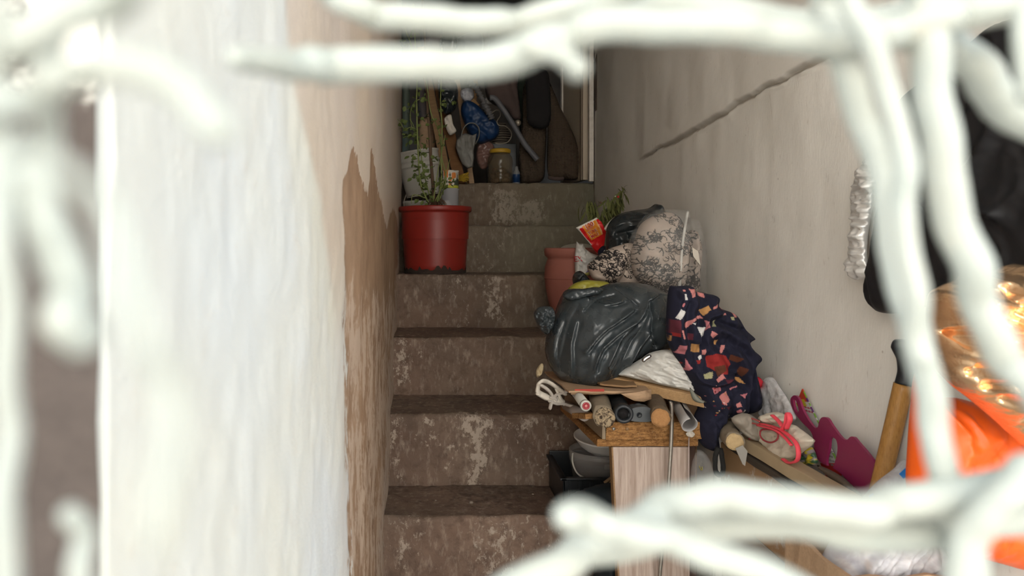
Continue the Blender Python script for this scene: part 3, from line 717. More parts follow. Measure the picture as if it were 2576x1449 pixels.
CL = [(1030, 335, 22, 12, 16), (1045, 285, 14, 22, 10), (1022, 272, 14, 10, 8), (1058, 388, 20, 14, 11), (1062, 420, 16, 14, 10), (1048, 442, 14, 10, 9), (1080, 300, 14, 14, 9),
      (1112, 265, 10, 24, 8), (1136, 256, 12, 8, 5), (1040, 352, 20, 8, 9), (1066, 470, 16, 18, 12), (1076, 440, 12, 16, 8), (1118, 458, 16, 10, 8), (1140, 455, 10, 8, 5),
      (1020, 108, 14, 12, 10), (1032, 90, 12, 10, 7), (1110, 320, 8, 20, 6), (1082, 360, 14, 16, 7), (1096, 412, 10, 20, 6), (1014, 312, 10, 8, 5), (1112, 370, 6, 16, 4), (1044, 232, 12, 14, 6), (1066, 250, 10, 16, 6), (1066, 455, 14, 30, 16), (1084, 470, 12, 24, 12), (1048, 400, 14, 20, 8), (1110, 470, 20, 16, 10), (1030, 330, 20, 16, 8), (1068, 500, 14, 14, 8)]
for (cx, cy, rx, ry, n) in CL:
    for k in range(n):
        x = cx+random.gauss(0, rx*.6); y = cy+random.gauss(0, ry*.6); p = at(x, y, 2.645+random.uniform(-.04, .04))
        leaf(lm, p, (random.uniform(-1, 1), random.uniform(-.7, .3), random.uniform(-.7, .5)), pp, random.uniform(.6, 1.1), random.uniform(-1.2, 1.2))

# ------------------------------------------------------------------ buckets and tins behind the red pot
cb = at(1056, 400, 2.93); cb[2] = 1.0605
b0 = thing('cracked_bucket', 'dirty white bucket with wire handle under the taller bucket beside the wall', 'bucket', cb)
b0b = lathe('bucket_body', [(0, .002), (.054, .002), (.057, .006), (.064, .085), (.067, .088), (.067, .096), (.063, .097), (.060, .085), (.055, .02)], cb, M_white, b0, seg=48)
q = crom([(1022, 490), (1016, 510), (1022, 530), (1045, 548)], 6); tube('wire_handle', at(q[:, 0], q[:, 1], 2.85), .0016, M_steel, b0b, seg=6)
lathe('dark_filling', [(.060, .075), (0, .08)], cb, M_dirt, b0b)
axis = np.array([-.15, -.03, 1.]); axis /= np.linalg.norm(axis)
b1c = cb+np.array([.018, 0, .098])
b1 = thing('white_bucket', 'tall white ribbed plastic bucket standing behind the rose canes', 'bucket', b1c)
b1b = lathe('bucket_body', [(0, .0), (.058, .0), (.062, .004), (.070, .06), (.075, .125), (.077, .130), (.081, .131), (.082, .136), (.079, .139), (.079, .150), (.083, .151), (.084, .157), (.080, .160), (.081, .185), (.084, .187), (.085, .193), (.080, .195), (.077, .19), (.066, .02)], b1c, M_white, b1, axis=axis, seg=56)
lathe('dark_band', [(.0625, .002), (.0665, .026)], b1c, M_dirt, b1b, axis=axis, seg=40, wob=.004)  # dark band around the foot of the tall bucket
ct = at(1131, 470, 2.87); ct[2] = 1.0605
tn = thing('grey_tin', 'small grey tin hidden behind the rose roots', 'tin', ct); lathe('tin_body', [(0, .001), (.033, .001), (.034, .004), (.034, .135), (.0355, .137), (.0355, .141), (.033, .142), (0, .140)], ct, M_grey, tn)
cc = ct.copy(); cc[2] += .142
cn = thing('painted_can', 'small white can with orange and green print on the grey tin', 'can', cc)
def cancol(P): return P
v, f = lathe_vf([(0, .0), (.033, .0), (.034, .002)]+[(.034, .004+.058*k/24) for k in range(25)]+[(.0352, .064), (.0352, .067), (.032, .067), (.031, .05), (0, .05)], cc, seg=80)
o = pym('can_body', v, f, M_printc, cn); W = np.array(v); aa = np.arctan2(W[:, 1]-cc[1], W[:, 0]-cc[0]); hh = (W[:, 2]-cc[2])/.062
col = np.tile(np.array([.60, .56, .48]), (len(W), 1)); nz = vn(aa*3.2, hh*2.6); col[nz > .3] = (.60, .19, .04); col[nz < -.42] = (.05, .06, .04); col[hh < .18] = (.45, .46, .05)
setcol(o.data, 'print', col)
bt = at(1126, 505, 2.60); bt[2] = c0[2]+.205
bo = thing('clear_bottle', 'crushed clear plastic bottle lying on the soil of the red pot', 'bottle', bt)
lathe('bottle_body', [(0, 0), (.016, .001), (.019, .008), (.017, .02), (.019, .028), (.012, .036), (.007, .04), (.007, .047), (0, .048)], bt, M_clear, bo, wob=.2, seg=20)

# ------------------------------------------------------------------ clutter in the dark doorway
FZ = 1.2407
def up(px, Y, ytop): return np.array([(px-CX)/F*Y, Y, FZ]), at(px, ytop, Y)
def room_tube(name, label, cat, pts, hw, m, Y, **k):
    q = crom(pts, 6); o = tube(name, at(q[:, 0], q[:, 1], Y if np.ndim(Y) == 0 else np.interp(np.linspace(0, 1, len(q)), [0, 1], Y)), hw/F*3.2, m, **k); return tag(o, label, cat)
a, b = up(1021, 3.30, 20); tag(tube('drain_pipe', [a, b], .017, mk('grey_green', (.075, .095, .075), .6), seg=16), 'upright grey-green plastic pipe in the doorway corner', 'pipe')
a = at(1157, 462, 3.17); a[2] = FZ+.004; tag(board('plank', a, at(1092, 150, 3.34), .048, .020, woodmat('orange_wood', (.14, .060, .020), (.21, .10, .036), 5), up=(0, -1, .3)), 'orange-brown plank leaning in the doorway beside the white bucket', 'plank')
a = at(1128, 462, 3.2); a[2] = FZ+.004; tag(board('plank', a, at(1060, 120, 3.36), .036, .018, M_oldwood, up=(0, -1, .3)), 'darker narrow plank leaning behind the orange-brown one', 'plank')
tag(soft('cardboard_sheet', [(1052, 295), (1098, 293), (1100, 470), (1054, 470)], mY(3.36), M_card, thick=.012, rnd=8, step=8, smooth=False), 'dull brown cardboard sheet behind the rose canes', 'cardboard')
tag(soft('grey_bag', [(1052, 205), (1076, 215), (1082, 260), (1075, 300), (1060, 305), (1050, 260)], mY(3.42), mk('grey_mauve', (.12, .10, .095), .8), thick=.03, rnd=14, step=5), 'small grey bundle behind the rose canes', 'bundle')
tag(soft('black_bag', [(1108, 190), (1140, 200), (1152, 225), (1150, 260), (1138, 284), (1118, 288), (1106, 260), (1102, 220)], mY(3.205), M_black, thick=.035, rnd=20, step=3, noise=(.008, 14), cells=(.012, 12, 1.4, 1.2)), 'black plastic bag hanging above the white rag in the doorway', 'bag')
tag(soft('white_rag', [(1118, 298), (1134, 288), (1140, 312), (1148, 330), (1132, 340), (1122, 322)], mY(3.165), M_offw, thick=.008, rnd=8, step=2, noise=(.004, 10), cells=(.010, 8, 2., 1.)), 'creased white rag beside the orange-brown plank', 'rag')
for i, (x0, x1, y1, lab) in enumerate([(1150, 1168, 300, 'thin pale stick leaning left of the blue bag'), (1196, 1160, 330, 'grey lath leaning behind the white carrier bag')]):
    a = at(x1+20, 465, 3.28+.08*i); a[2] = FZ+.003; tag(board('lath', a, at(x0, 200, 3.40+.1*i), .022, .01, M_oldwood if i else M_card, up=(0, -1, .3)), lab, 'stick')
bb = soft('blue_bag', [(1162, 262), (1175, 252), (1198, 262), (1225, 288), (1248, 305), (1256, 325), (1250, 345), (1225, 358), (1205, 362), (1185, 345), (1168, 310), (1160, 285)], mY(3.20), M_bluep, thick=.04, rnd=22, step=3, noise=(.006, 22), cells=(.016, 20, 1.5, .7))
tag(bb, 'dark blue plastic sack among the clutter in the doorway', 'sack')
wb = thing('carrier_bag', 'white plastic carrier bag with a loop handle hanging over the blue sack', 'bag', at(1178, 420, 3.15))
soft('bag_body', [(1148, 352), (1160, 338), (1172, 335), (1188, 340), (1200, 335), (1196, 360), (1192, 380), (1193, 400), (1190, 420), (1176, 424), (1162, 412), (1152, 390), (1146, 370)], mY(3.15), mk('white_film', (.19, .18, .16), .5, bump=.4, bscale=40), wb, thick=.014, rnd=14, step=2, noise=(.005, 14), ridge=.003, ridge_s=(8, 40), cells=(.010, 14, 2.4, 1.3), smooth=False)
q = crom([(1160, 345), (1165, 325), (1176, 312), (1190, 310), (1202, 318), (1206, 332), (1203, 348), (1196, 362)], 6); tube('handle', at(q[:, 0], q[:, 1], 3.135), 5/F*3.1, mk('white_film_handle', (.19, .18, .16), .5), wb, flat=.3)
hs = [(1172, 200), (1196, 220), (1212, 248), (1226, 275), (1238, 300)]; q = crom(hs, 16); k = np.arange(len(q))
tag(tube('corrugated_hose', at(q[:, 0], q[:, 1], 3.135), (7+1.4*np.sign(np.sin(k*1.57)))/F*3.2, mk('hose_grey', (.115, .11, .112), .6), seg=14), 'ribbed grey hose above the blue sack', 'hose')
tag(tube('grey_tube', at(*np.array([(1232, 246), (1244, 248), (1262, 270), (1290, 312), (1318, 360), (1340, 388), (1352, 402)]).T, 3.10), 7/F*3.1, mk('tube_grey', (.10, .10, .108), .55), seg=14, sm=5), 'long grey bent plastic tube slanting in front of the knitted coat', 'tube')
tag(soft('white_packet', [(1210, 270), (1222, 245), (1240, 252), (1243, 262), (1225, 266), (1216, 280)], mY(3.22), mk('dim_white', (.30, .28, .26), .7), thick=.008, rnd=8, step=3), 'small pale packet between the hose and the grey tube', 'packet')
tag(board('lath', at(1203, 268, 3.24), at(1176, 238, 3.26), .018, .01, M_wood, up=(0, -1, 0)), 'short orange wooden lath above the blue sack', 'stick')
tag(soft('clear_bag', [(1158, 230), (1175, 220), (1190, 226), (1192, 245), (1180, 255), (1163, 250)], mY(3.22), M_haze, thick=.014, rnd=10, step=2, noise=(.006, 8), cells=(.014, 8, 1.4, 0.)), 'crumpled clear plastic wrap above the blue sack', 'bag')
tag(tube('cord', at(*np.array([(1236, 285), (1248, 277), (1257, 280), (1258, 292), (1250, 306), (1256, 316), (1272, 318), (1285, 330), (1286, 345), (1276, 358), (1258, 362), (1246, 360)]).T, 3.17), .0022, mk('cord_beige', (.24, .21, .165), .8), seg=6, sm=5), 'looped pale cord hanging below the ribbed hose', 'cord')
sx = thing('storage_box', 'dark box behind the jar in the doorway', 'box', (.33, 3.34, FZ)); box('box_body', .275, .395, 3.275, 3.40, FZ+.002, 1.43, M_dkplastic, sx)
bs = thing('wicker_basket', 'small woven basket behind the looped cord in the doorway', 'basket', at(1258, 365, 3.31))
for k in range(9):
    y = 312+k*6; w2 = 26-abs(k-5)*2.2; th = np.linspace(0, math.pi*2, 24, endpoint=False); cbx = at(1258, y, 3.31)
    tube('weave_ring', [cbx+np.array([w2/F*3.24*math.cos(z), w2/F*3.2*math.sin(z)*.7, 0]) for z in np.append(th, th[0])], .0042, mk('wicker', (.13, .105, .08), .8) if not k else bpy.data.materials['wicker'], bs, seg=6)
tag(soft('pink_bag', [(1205, 362), (1230, 356), (1244, 372), (1238, 400), (1222, 425), (1206, 420), (1198, 390)], mY(3.22), glossbag('pinkish_film', (.20, .11, .09), .3), thick=.02, rnd=16, step=3, noise=(.006, 12), cells=(.016, 12, 1.5, .4)), 'pinkish crumpled plastic bag behind the jar', 'bag')
cj = at(1258, 450, 3.13); cj[2] = FZ
jr = thing('glass_jar', 'ribbed glass jar with yellow lid in the dark doorway', 'jar', cj)
t = NT('jar_glass'); M_jar = t.fin((.16, .12, .07), .08, 0, .5, Alpha=.45)
lathe('glass', [(0, .001), (.044, .001), (.050, .006), (.052, .03), (.049, .036), (.052, .042), (.052, .062), (.049, .068), (.053, .074), (.053, .095), (.050, .112), (.042, .122), (.040, .126), (.040, .138)], cj, M_jar, jr, seg=48)
for k in range(14):
    a = 2*math.pi*k/14; v, f = lathe_vf([(0, -.013), (.011, -.008), (.014, 0), (.011, .008), (0, .013)], cj+np.array([.028*math.cos(a), .028*math.sin(a), .016+.02*(k % 3)]), seg=10)
    pym('preserve', v, f, mk('jar_fruit', (.06, .03, .015), .4) if not k else bpy.data.materials['jar_fruit'], jr)
prof = [(0, .146), (.036, .146), (.043, .143), (.0435, .130), (.041, .128)]; lathe('lid', prof, cj, mk('yellow_lid', (.42, .25, .02), .5), jr, seg=48)
cbt = at(1299, 445, 3.14); cbt[2] = FZ; bl = thing('small_bottle', 'small bottle with blue label right of the jar', 'bottle', cbt)
lathe('bottle_body', [(0, 0), (.014, 0), (.015, .003), (.015, .05), (.008, .062), (.007, .075), (0, .076)], cbt, mk('bottle_grey', (.2, .2, .2), .3), bl, seg=20); lathe('blue_label', [(.0153, .008), (.0153, .042)], cbt, M_bluep, bl, seg=20)
ct_ = thing('knitted_coat', 'brown waffle-knit coat hanging at the right of the dark doorway', 'coat', at(1385, 458, 3.16))
soft('coat_front', [(1318, 215), (1350, 200), (1372, 250), (1375, 330), (1372, 400), (1366, 452), (1330, 462), (1308, 455), (1306, 380), (1314, 300)], mY(3.17), M_knit, ct_, thick=.03, rnd=30, step=5, ridge=.012, ridge_s=(22, 200))
soft('sleeve', [(1378, 210), (1394, 232), (1410, 270), (1430, 310), (1448, 352), (1458, 395), (1455, 440), (1448, 452), (1415, 452), (1385, 448), (1376, 420), (1377, 330)], mY(3.15), M_knit, ct_, thick=.03, rnd=28, step=5, ridge=.010, ridge_s=(26, 200))
lathe('cuff', [(.026, 0), (.030, .004), (.030, .012), (.025, .015)], at(1398, 452, 3.13), M_mauve, ct_, axis=(.1, -.3, 1), seg=24, sq=(1.2, .8))
bsl = soft('black_sleeve', [(1326, 180), (1375, 178), (1384, 230), (1386, 290), (1378, 318), (1360, 325), (1338, 318), (1326, 300), (1324, 240)], mY(3.11), M_dark, thick=.025, rnd=22, step=5, ridge=.006); tag(bsl, 'black coat sleeve hanging in front of the knitted coat', 'sleeve')
tag(soft('mauve_garment', [(1222, 150), (1300, 150), (1302, 220), (1308, 270), (1310, 300), (1290, 300), (1272, 275), (1240, 262), (1222, 235)], mY(3.20), M_mauve, thick=.03, rnd=22, step=5, ridge=.012, ridge_s=(16, 120)), 'dull mauve garment hanging above the grey tube', 'garment')
tag(soft('green_garment', [(1285, 150), (1330, 150), (1332, 260), (1330, 330), (1308, 330), (1300, 240)], mY(3.36), M_dkgreen, thick=.03, rnd=20, step=6, ridge=.01), 'dark green garment hanging between mauve garment and black sleeve', 'garment')
be = thing('jingle_bell', 'small round metal bell hanging below the mauve garment', 'bell', at(1303, 312, 3.18)); lathe('bell_body', [(0, -.013), (.008, -.011), (.013, -.004), (.013, .004), (.008, .011), (0, .013)], at(1303, 309, 3.18), mk('bell_metal', (.42, .36, .28), .4, .6), be, seg=20)
tube('strap', at(*np.array([(1299, 288), (1301, 297)]).T, 3.18), .004, M_mauve, be, seg=8)
yb = thing('yellow_brush', 'yellow bristle brush lying on the doorway sill behind the can', 'brush', at(1160, 458, 3.10))
v, f = join([tube_vf([at(1142+random.uniform(0, 10), 452+random.uniform(-6, 6), 3.1), at(1172+random.uniform(-6, 10), 446+random.uniform(-14, 12), 3.08+random.uniform(-.02, .02))], .0016, 5) for k in range(40)])
tag(pym('bristles', v, f, mk('yellow_bristle', (.40, .25, .02), .7), yb), kind='stuff')
board('brush_back', at(1136, 454, 3.12), at(1150, 452, 3.11), .03, .02, M_oldwood, yb)
for i, (ol, Y, m, lab, cat) in enumerate([
    ([(1060, 40), (1105, 45), (1120, 110), (1112, 190), (1080, 215), (1062, 150)], 3.47, mk('lilac_cloth', (.16, .125, .125), .9), 'lilac-grey cloth hanging high behind the rose canes', 'cloth'),
    ([(1112, 50), (1180, 40), (1230, 70), (1220, 150), (1160, 190), (1118, 150)], 3.455, mk('plum_cloth', (.075, .050, .055), .9), 'dull plum cloth bundle high in the doorway', 'cloth'),
    ([(1108, 96), (1150, 88), (1152, 120), (1140, 150), (1112, 140)], 3.30, M_black, 'black bag high in the doorway', 'bag'),
    ([(1150, 100), (1172, 84), (1210, 80), (1214, 130), (1180, 150), (1152, 140)], 3.28, mk('bluegrey_film', (.16, .18, .20), .4), 'blue-grey plastic bundle high in the doorway', 'bundle')]):
    tag(soft('hanging_bundle', ol, mY(Y), m, thick=.04, rnd=22, step=6, ridge=.012), lab, cat)
# ------------------------------------------------------------------ pile on the right: pots, bags and bundles
cp = np.array([at(1447, 835, 2.40)[0], 2.40, .711])
tp = thing('terracotta_pot', 'round-bellied terracotta pot standing on a step behind the charcoal bag', 'pot', cp)
lathe('pot_body', [(0, .003), (.055, .003), (.060, .008), (.072, .055), (.086, .10), (.094, .145), (.097, .175), (.0955, .205), (.089, .226), (.086, .232), (.090, .236), (.096, .242), (.098, .252), (.098, .262), (.094, .266), (.088, .262), (.085, .23), (.09, .17)], cp, M_terra, tp, seg=64, wob=.006)
lathe('scored_line', [(.0972, .168), (.0982, .170), (.0972, .172)], cp, M_terra, tp, seg=64)
tag(lathe('plastic_lid', [(0, .002), (.055, .004), (.058, .0), (.058, -.004)], at(1452, 630, 2.38), mk('cream_plastic', (.52, .48, .40), .5), axis=(-.1, -.35, 1)), 'cream plastic lid lying in the mouth of the terracotta pot', 'lid')

# hidden boxes that carry the pile
sb = thing('cardboard_box', 'brown cardboard box buried under the bags beside the wall', 'box', (.595, 1.89, .353)); box('box_body', .535, .655, 1.82, 1.97, .356, .845, M_card, sb)

WHITE = (.66, .64, .60); REDP = (.62, .014, .016)
lb = thing('detergent_bag', 'crumpled white printed plastic bag stuffed into the terracotta pot', 'bag', at(1470, 694, 2.28))
lbm = mY(2.28)
lbb = soft('bag_body', [(1450, 606), (1458, 614), (1466, 613), (1473, 626), (1486, 636), (1512, 646), (1516, 656), (1496, 662), (1484, 668), (1490, 690), (1464, 700), (1447, 690), (1445, 650)], lbm, M_printf, lb, thick=.018, rnd=14, step=1.5, noise=(.005, 12), cells=(.010, 12, 1.5, .8), smooth=False,
     canvas=canvas(WHITE, [([(1466, 690), (1486, 668), (1494, 672), (1474, 706)], (.09, .03, .19)), ([(1474, 696), (1494, 674), (1500, 690), (1480, 710)], (.35, .40, .50)), ([(1490, 655), (1520, 650), (1520, 664), (1492, 664)], REDP), ([(1455, 690), (1480, 683), (1485, 700), (1455, 703)], (.34, .31, .09))]))
text_on('lettering', 'EX', 1454, 652, 19, 4, 2.28, mk('red_ink', (.55, .02, .03), .4, bump=0), lbb, .95, off=.0015, plane='bag_body'+lb['label'])
rb = thing('red_bag', 'red and orange printed bag reading 100, sticking up out of the pot', 'bag', at(1490, 650, 2.2))
rbm = mY(2.20, 0, .0004, 0, 600)
OUT = [(1448, 573), (1501, 547), (1514, 559), (1520, 571), (1532, 579), (1524, 589), (1520, 617), (1516, 650), (1497, 633), (1483, 613), (1464, 590)]
rbb = soft('bag_body', OUT, rbm, M_printf, rb, thick=.006, rnd=10, step=1.2, noise=(.003, 16), smooth=False,
     canvas=canvas(REDP, [([(1446, 574), (1502, 545), (1504, 550), (1456, 576), (1472, 597), (1490, 617), (1484, 616), (1462, 592)], (.66, .62, .56)),
                          ([(1463, 570), (1496, 554), (1513, 590), (1487, 605)], (.72, .25, .03)), ([(1496, 553), (1499, 552), (1516, 588), (1513, 590)], (.70, .40, .16))]))
M_ink = mk('dark_red_ink', (.40, .008, .012), .4, bump=0); M_inkw = mk('white_ink', (.70, .66, .60), .4, bump=0)
text_on('lettering_edge', '100', 1481.5, 567, 17.6, 27, 2.20, M_inkw, rbb, 1.02, off=.0012, plane='bag_body'+rb['label']); text_on('lettering', '100', 1481.5, 567, 15.8, 27, 2.20, M_ink, rbb, 1.0, off=.002, plane='bag_body'+rb['label'])
for (s, x, y, z) in (('TÜRK', 1490.5, 583, 11.4), ('MALI', 1495.5, 592, 11)):
    text_on('lettering_edge', s, x, y, z*1.07, 27, 2.20, M_inkw, rbb, .84, off=.0012, plane='bag_body'+rb['label']); text_on('lettering', s, x, y, z, 27, 2.20, M_ink, rbb, .82, off=.002, plane='bag_body'+rb['label'])
RK = 'bag_body'+rb['label']
for dy in (0, 2.2): board('rule', drape(RK, [1475.5], [577.5+dy], .0016)[0], drape(RK, [1491.5], [569.5+dy], .0016)[0], .0004, .0011, M_ink, rbb, bev=0, up=(0, 0, 1))
tag(soft('white_wrap', [(1520, 575), (1530, 560), (1548, 545), (1550, 560), (1540, 578), (1530, 584)], mY(2.16), M_milk, thick=.012, rnd=8, step=3, noise=(.006, 8)), 'torn white plastic wrap above the red bag', 'wrap')
nb = thing('navy_packet', 'navy packet with pale lettering below the red bag', 'packet', at(1520, 645, 2.1)); nbb = soft('packet_body', [(1504, 632), (1518, 618), (1535, 628), (1540, 648), (1522, 656), (1508, 648)], mY(2.12), M_navy, nb, thick=.014, rnd=10, step=3)
text_on('lettering', 'ur', 1519, 636, 17, 60, 2.12, M_inkw, nbb, .9, off=.0015, plane='packet_body'+nb['label'])

# dried herbs
hb = thing('dried_herbs', 'bundle of drooping dried green herbs leaning in the wall corner', 'herbs', at(1525, 560, 2.3))
ml = leaf_mesh('herb_leaf', .046, .0085, mk('herb_green', (.095, .100, .026), .8, var=.4, scale=30), .35, 5)
for (a, b) in (((1528, 580), (1566, 480)), ((1515, 575), (1530, 500)), ((1500, 570), (1490, 510)), ((1535, 580), (1556, 500)), ((1508, 580), (1478, 520))):
    q = crom([a, ((a[0]+b[0])/2+random.uniform(-6, 6), (a[1]+b[1])/2), b], 6); tube('stalk', at(q[:, 0], q[:, 1], 2.3), .0016, M_stem, hb, seg=6)
    for k in range(48):
        s = random.random(); x = a[0]+(b[0]-a[0])*s+random.gauss(0, 7); y = a[1]+(b[1]-a[1])*s-6
        leaf(ml, at(x, y, 2.3+random.uniform(-.03, .03)), (random.uniform(-.5, .4), random.uniform(-.5, .1), random.uniform(-1, -.35)), hb, random.uniform(.45, 1.), random.uniform(-1.5, 1.5))
for k in range(10): leaf(ml, at(1564+random.gauss(0, 4), 482+random.gauss(0, 6), 2.3), (random.uniform(-.3, .5), -.2, random.uniform(-.2, .9)), hb, random.uniform(.3, .5), 0)
for (x, y, r) in ((1555, 495, 3.2), (1511, 510, 3.6), (1548, 494, 2)): lathe('berry', [(0, -1), (.8, -.6), (1, 0), (.8, .6), (0, 1)] if 0 else [(0, -r/F*2.3), (r*.8/F*2.3, -r*.6/F*2.3), (r/F*2.3, 0), (r*.8/F*2.3, r*.6/F*2.3), (0, r/F*2.3)], at(x, y, 2.26), mk('berry_red', (.35, .01, .01), .4) if x == 1555 else (M_brown if x == 1511 else M_white), hb, seg=10)

tag(soft('black_bag', [(1524, 600), (1530, 565), (1555, 540), (1590, 530), (1630, 524), (1650, 513), (1668, 524), (1670, 560), (1650, 620), (1640, 700), (1560, 720), (1530, 690)], mY(1.99), M_black, thick=.06, rnd=45, step=2.6, noise=(.010, 32), ridge=.008, ridge_s=(28, 60), cells=(.022, 30, 2.2, -.35), folds=[([(1540, 570), (1600, 545), (1650, 520)], 8, .012), ([(1545, 590), (1610, 570)], 7, -.012)]), 'black plastic bag behind the floral quilt bag', 'bag')

# floral lace cloth and quilt
def lace(seed, box_, n, wmin=.95, wmax=1.9):
    r = np.random.default_rng(seed); S = []
    nc = max(2, n//9)
    cs = [(r.uniform(box_[0], box_[2]), r.uniform(box_[1], box_[3])) for _ in range(nc)]
    for (cx, cy) in cs:
        k = r.integers(7, 12)
        for j in range(k):
            a = r.uniform(0, 6.28); L = r.uniform(10, 30); cur = r.choice([-1, 1])*r.uniform(.15, .75); x, y = cx+r.normal(0, 7), cy+r.normal(0, 7); p = [(x, y)]
            for s in range(7): a += cur+r.normal(0, .12); x += math.cos(a)*L/6; y += math.sin(a)*L/6; p.append((x, y))
            S.append((np.array(p), r.uniform(wmin, wmax)))
            for s in range(2):
                i = r.integers(2, 7); b = a+r.choice([-1, 1])*r.uniform(.7, 1.3); l = r.uniform(4, 9)
                S.append((np.array([p[i], (p[i][0]+math.cos(b)*l, p[i][1]+math.sin(b)*l)]), r.uniform(wmin, wmax)*1.1))
    return S
def lacecol(S, base, ink):
    def f(P):
        m = np.zeros(len(P), bool)
        for p, wd in S:
            lo = p.min(0)-wd-1; hi = p.max(0)+wd+1; sel = np.where(((P > lo) & (P < hi)).all(1))[0]
            if len(sel): m[sel[dist(P[sel], p) < wd*.62]] = True
        c = np.tile(np.array(base, float), (len(P), 1)); c[m] = ink; return c
    return f
S1 = lace(5, (1590, 535, 1760, 735), 370); S2 = lace(8, (1478, 615, 1640, 720), 150)
tag(soft('lace_cloth', [(1478, 668), (1495, 652), (1520, 632), (1555, 618), (1590, 612), (1610, 640), (1630, 700), (1625, 725), (1560, 722), (1500, 706), (1484, 690)], mY(1.86), M_print, thick=.05, rnd=34, step=1.25, noise=(.008, 30), folds=[([(1590, 640), (1560, 690), (1550, 715)], 7, -.014), ([(1520, 640), (1545, 680)], 9, .010)], canvas=lacecol(S2, (.47, .385, .325), (.022, .018, .018))), 'beige cloth with black floral pattern spilling out left of the quilt bag', 'cloth')
qb = thing('quilt_bag', 'beige and black floral quilt packed in a clear zipped plastic bag by the wall', 'quilt bag', at(1680, 740, 1.80))
soft('quilt', [(1598, 600), (1612, 565), (1640, 545), (1678, 534), (1705, 548), (1722, 580), (1748, 582), (1760, 625), (1756, 690), (1748, 738), (1690, 742), (1640, 735), (1600, 700), (1588, 650)], mY(1.80), M_print, qb, thick=.075, rnd=60, step=1.25, noise=(.008, 40), folds=[([(1735, 560), (1722, 640), (1712, 730)], 9, -.03), ([(1600, 610), (1650, 640), (1700, 640)], 12, -.008)], canvas=lacecol(S1, (.45, .365, .31), (.030, .026, .026)))
qpc = soft('plastic_cover', [(1578, 640), (1590, 590), (1615, 552), (1650, 529), (1695, 526), (1730, 529), (1733, 548), (1752, 556), (1766, 610), (1768, 680), (1762, 742), (1690, 752), (1630, 742), (1585, 700)], mY(1.80), M_clear, qb, thick=.088, rnd=58, step=3, noise=(.004, 24), ridge=.003, ridge_s=(22, 120), cells=(.012, 34, 2., 1.), folds=[([(1605, 590), (1596, 660), (1570, 715)], 5, .010), ([(1728, 536), (1714, 610), (1708, 730)], 8, -.02)])
q = crom([(1729, 532), (1722, 570), (1715, 620), (1711, 680), (1708, 725)], 6); tube('zip', drape('plastic_cover'+qb['label'], q[:, 0], q[:, 1], .004), .0030, M_milk, qpc, flat=.6, wob=.3)
plate('paper_label', [(1741, 622), (1756, 632), (1762, 668), (1744, 645)], mY(1.705), M_offw, qb, th=.001)
tag(soft('black_bag', [(1440, 700), (1448, 685), (1462, 682), (1476, 694), (1486, 710), (1470, 722), (1446, 720)], mY(1.88), M_black, thick=.03, rnd=14, step=3, noise=(.008, 10)), 'small black plastic bag squeezed above the yellow bag', 'bag')
tag(soft('yellow_bag', [(1425, 735), (1440, 716), (1470, 705), (1500, 706), (1532, 712), (1530, 740), (1480, 760), (1430, 755)], mY(1.74), M_yellow, thick=.025, rnd=18, step=2.5, noise=(.005, 18), cells=(.010, 16, 2.5, 0.)), 'yellow plastic bag peeking over the charcoal bag', 'bag')

# big charcoal bag
cbg = thing('charcoal_bag', 'large bulging charcoal plastic bag on top of the pile', 'bag', at(1520, 985, 1.62))
OUT = [(1412, 745), (1428, 728), (1460, 726), (1492, 728), (1530, 714), (1580, 710), (1630, 716), (1672, 735), (1700, 760), (1705, 820), (1692, 865), (1650, 888), (1610, 902), (1575, 925), (1545, 952), (1510, 975), (1478, 984), (1440, 975), (1405, 950), (1382, 920), (1371, 880), (1378, 830), (1396, 785)]
FO = [([(1562, 772), (1520, 800), (1485, 822), (1445, 868)], 6, .016), ([(1565, 800), (1520, 830), (1478, 870), (1466, 912)], 6, .015), ([(1605, 748), (1570, 800), (1530, 840), (1500, 900)], 9, .014),
      ([(1605, 752), (1590, 800), (1545, 880), (1520, 960)], 12, -.014), ([(1400, 800), (1384, 850), (1382, 890)], 6, .012), ([(1440, 760), (1412, 820), (1395, 900)], 10, -.012),
      ([(1430, 800), (1415, 860), (1420, 940)], 8, .010), ([(1610, 745), (1640, 735), (1690, 745)], 7, .014), ([(1607, 752), (1608, 820), (1625, 860)], 5, -.016), ([(1615, 790), (1650, 820), (1690, 830)], 9, .012),
      ([(1460, 745), (1500, 760), (1540, 752)], 6, .013), ([(1450, 775), (1480, 752), (1530, 738)], 5, -.012), ([(1600, 830), (1575, 870), (1560, 905)], 9, .014), ([(1560, 840), (1535, 880), (1520, 920)], 7, -.010),
      ([(1470, 930), (1480, 960)], 10, .008), ([(1540, 725), (1560, 745), (1575, 760)], 7, -.012)]
FO = [(l, -w_*.75, a_*.8) for l, w_, a_ in FO]+[([(x+9, y+3) for x, y in l], w_*.6, -a_*.4) for l, w_, a_ in FO if a_ > 0]
soft('bag_body', OUT, mY(1.63), M_slate, cbg, thick=.105, rnd=100, step=2.2, cells=(.008, 52, 3.2, 2.2), noise=(.008, 70), folds=FO, ridge=.0015, ridge_s=(17, 90), seed=4)
soft('tied_ear', [(1343, 788), (1354, 774), (1376, 770), (1392, 776), (1396, 800), (1388, 828), (1374, 842), (1358, 828), (1347, 808)], mY(1.60), M_slate, cbg, thick=.022, rnd=16, step=2, noise=(.006, 9), ridge=.004, ridge_s=(8, 14), cells=(.014, 10, 1.4, 1.))
soft('torn_flap', [(1416, 742), (1440, 730), (1470, 726), (1500, 722), (1520, 730), (1500, 742), (1460, 752), (1430, 756)], mY(1.575), M_slate, cbg, thick=.016, rnd=12, step=3, noise=(.004, 16), cells=(.008, 14, 2.5, 0.))

